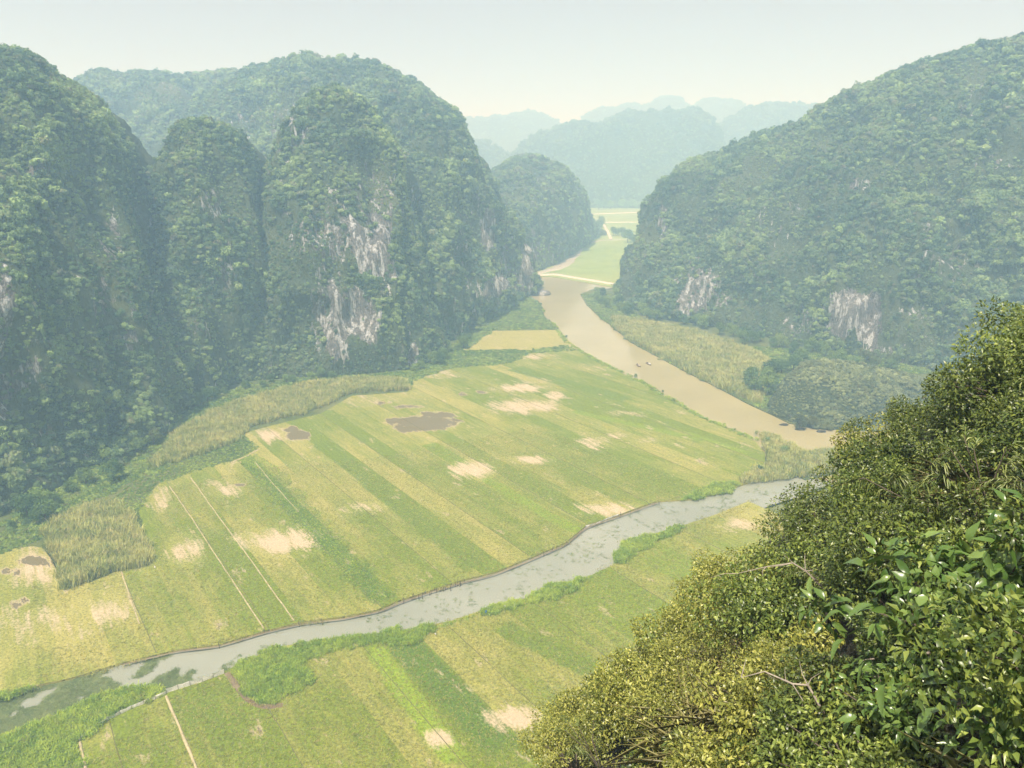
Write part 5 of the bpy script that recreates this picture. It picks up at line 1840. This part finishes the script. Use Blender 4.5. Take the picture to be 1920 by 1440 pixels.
kept = np.zeros((0, 3))
n_leaf_parts = 0
shrubs = []
for i in range(len(c_x)):
    p = np.array([c_x[i], c_y[i], c_z[i]])
    dcam = math.dist(p, (0, 0, CAM_H))
    gap = min(1.25, 0.66 + 0.03 * dcam)
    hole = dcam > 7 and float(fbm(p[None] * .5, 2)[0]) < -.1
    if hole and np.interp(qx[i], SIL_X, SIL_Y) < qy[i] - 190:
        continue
    if not fits(p, gap * .9):
        continue
    if len(kept) and (np.linalg.norm(kept - p, axis=1) < gap).any():
        continue
    kept = np.vstack([kept, p])
    shrubs.append((p, dcam, qx[i], qy[i], gap))
shrubs.sort(key=lambda q: q[1])
print("near shrubs:", len(shrubs))
sn = np.array([-SL[1], -SL[2], 1.0])
sn /= np.linalg.norm(sn)
for (p, dcam, px, py, gap) in shrubs:
    kind = None
    for (a, b, r, kd) in KIND_AT:
        if math.hypot(px - a, py - b) < r:
            kind = kd
            break
    if kind is None:
        v = float(fbm(np.array([[p[0] * .25, p[1] * .25, 1.0]]), 2)[0]) + rng.normal() * .12
        kind = 'dark' if v < -.1 else 'mid' if v < (.08 if px < 1600 else .3) else 'yellow'
        if dcam < 9.5 and rng.random() < .35:
            kind = 'broad'
        if dcam > 9 and np.interp(px, SIL_X, SIL_Y) < py - 160 and rng.random() < .06:
            kind = 'bamboo'
        if rng.random() < .015:
            kind = 'dry'
    root = empty(NAMES[kind], tuple(p), 0, label=DESC[kind] + " " + zone(px, py), category="grass" if kind == 'dry' else "bamboo" if kind == 'bamboo' else "plant" if kind == 'broad' else "shrub", group=DESC[kind] + "s " + zone(px, py))
    tilt = sn * .45 + np.array([0, 0, .55]) + rng.normal(size=3) * .08
    qt = Vector((0, 0, 1)).rotation_difference(Vector(tilt))
    from mathutils import Quaternion
    root.rotation_mode = 'QUATERNION'
    root.rotation_quaternion = qt @ Quaternion((0, 0, 1), float(rng.uniform(0, 6.28)))
    s = gap * rng.choice([.8, 1.0, 1.15, 1.5], p=[.3, .35, .25, .1]) * rng.uniform(.9, 1.1)
    while s > .6 and not fits(p, s, 28):
        s *= .92
    s = float(s) * {'bamboo': .75, 'broad': .9, 'dry': 1.0, 'russet': .8}.get(kind, 1.0)
    pool = BIG if s > 1.3 and kind in BIG else FORMS
    sm, fm = pool[kind][int(rng.integers(0, len(pool[kind])))]
    root.scale = (s, s, s * rng.uniform(.85, 1.2))
    so = obj(sm.name.split('.')[0], sm, root)
    fo = obj(fm.name.split('.')[0], fm, root)
    if kind == 'broad' and n_leaf_parts < 280 and dcam < 13 and 900 < px < 2000 and py < 1500:
        # the big leaves that can be told apart one by one
        for _ in range(28):
            d = rng.normal(size=3)
            d /= np.linalg.norm(d)
            d[2] = abs(d[2]) * .8
            lo = obj("leaf", LEAF_ONE[int(rng.integers(0, 4))], root)
            lo.location = d * np.array([.8, .8, .75]) * rng.uniform(.8, 1.25) + [0, 0, .35]
            out = Vector((d[0], d[1], d[2] * .4 - .1)) + Vector(rng.normal(size=3) * .25)
            lo.rotation_mode = 'QUATERNION'
            lo.rotation_quaternion = out.to_track_quat('X', 'Z') @ Quaternion((1, 0, 0), float(rng.normal() * .4))
            ls = rng.uniform(.17, .28)
            lo.scale = (ls, ls, ls)
            n_leaf_parts += 1

# bare branches and outcrops among the bushes
def bare_branch(px, py, lift, ln, ang, label):
    h = slope_hit(px, py)
    p = np.array([h[0], h[1], slope_z([h[0]], [h[1]])[0]])
    root_v = []
    g = np.random.default_rng(int(px + py))
    d0 = np.array([math.cos(ang), math.sin(ang), .25])
    q = np.array([[0, 0, 0], [d0[0] * .15, d0[1] * .15, lift * .8]] + [d0 * ln * s + np.array([0, 0, lift + .12 * math.sin(s * 3) - .25 * s * s * ln]) + g.normal(size=3) * .05 for s in (.3, .5, .75, 1)])
    o = empty("bare_branch", tuple(p), 0, label=label, category="branch", group="bare branches on the near slope")
    v, f = tube(q, [.022, .02, .016, .013, .009, .004], 5)
    obj("limb", mesh_np("limb", v, f, M['twig']), o)
    for k in range(6):
        b = q[2 + k % 4]
        e = b + g.normal(size=3) * np.array([.5, .5, .3]) * ln * .4
        v, f = tube(np.array([b, (b + e) / 2 + g.normal(size=3) * .04, e]), [.009, .006, .002], 4)
        obj("twig", mesh_np("twig", v, f, M['twig']), o)


bare_branch(1555, 1170, 1.1, 1.6, 3.0, "pale bare branches arching in the dark hollow of the near slope")
bare_branch(1560, 1400, .9, 1.2, 2.6, "pale bare twigs near the bottom edge of the slope")
bare_branch(1700, 1330, 1.0, 1.6, .2, "long brown branch crossing the lower right bushes")
bare_branch(1590, 1390, .9, 1.0, .9, "thin pale twigs low on the slope beside the bottom twigs")
for k, (px, py, sz, lb) in enumerate([(1720, 800, .55, "pale tan rock poking out of the bushes near the top"), (1875, 720, .4, "small grey rock in the notch near the slope's top"), (1475, 1010, .6, "dark rock at the slope's edge above the canal"), (1760, 850, .5, "pale rock among russet leaves near the top")]):
    h = slope_hit(px, py + 20)
    z_ = slope_z([h[0]], [h[1]])[0]
    boulder("outcrop", (h[0], h[1], z_ - .1), (sz, sz * .8, sz * 1.3), 60 + k, M['rock'], lb, "rock", "outcrops on the near slope")

# ------------------------------------------------------------------ labels of look-alikes: count them along the picture
ORD = "leftmost second third fourth fifth sixth seventh eighth ninth tenth eleventh twelfth thirteenth fourteenth fifteenth sixteenth seventeenth eighteenth nineteenth twentieth twenty-first twenty-second twenty-third twenty-fourth twenty-fifth twenty-sixth twenty-seventh twenty-eighth twenty-ninth thirtieth".split()
alike = {}
for o in scene.objects:
    if o.parent is None and o.get("label") and o.get("group"):
        alike.setdefault((o["label"], o["group"]), []).append(o)
for (lb, gr), lst in alike.items():
    if len(lst) > 1:
        px_, _ = survey(np.array([tuple(o.location) for o in lst]))
        for k, i in enumerate(np.argsort(px_)):
            word = "rightmost" if k == len(lst) - 1 else ORD[k] if k == 0 else (ORD[k] + " from left") if k < len(ORD) else None
            if word:
                lst[i]["label"] = lb + ", " + word
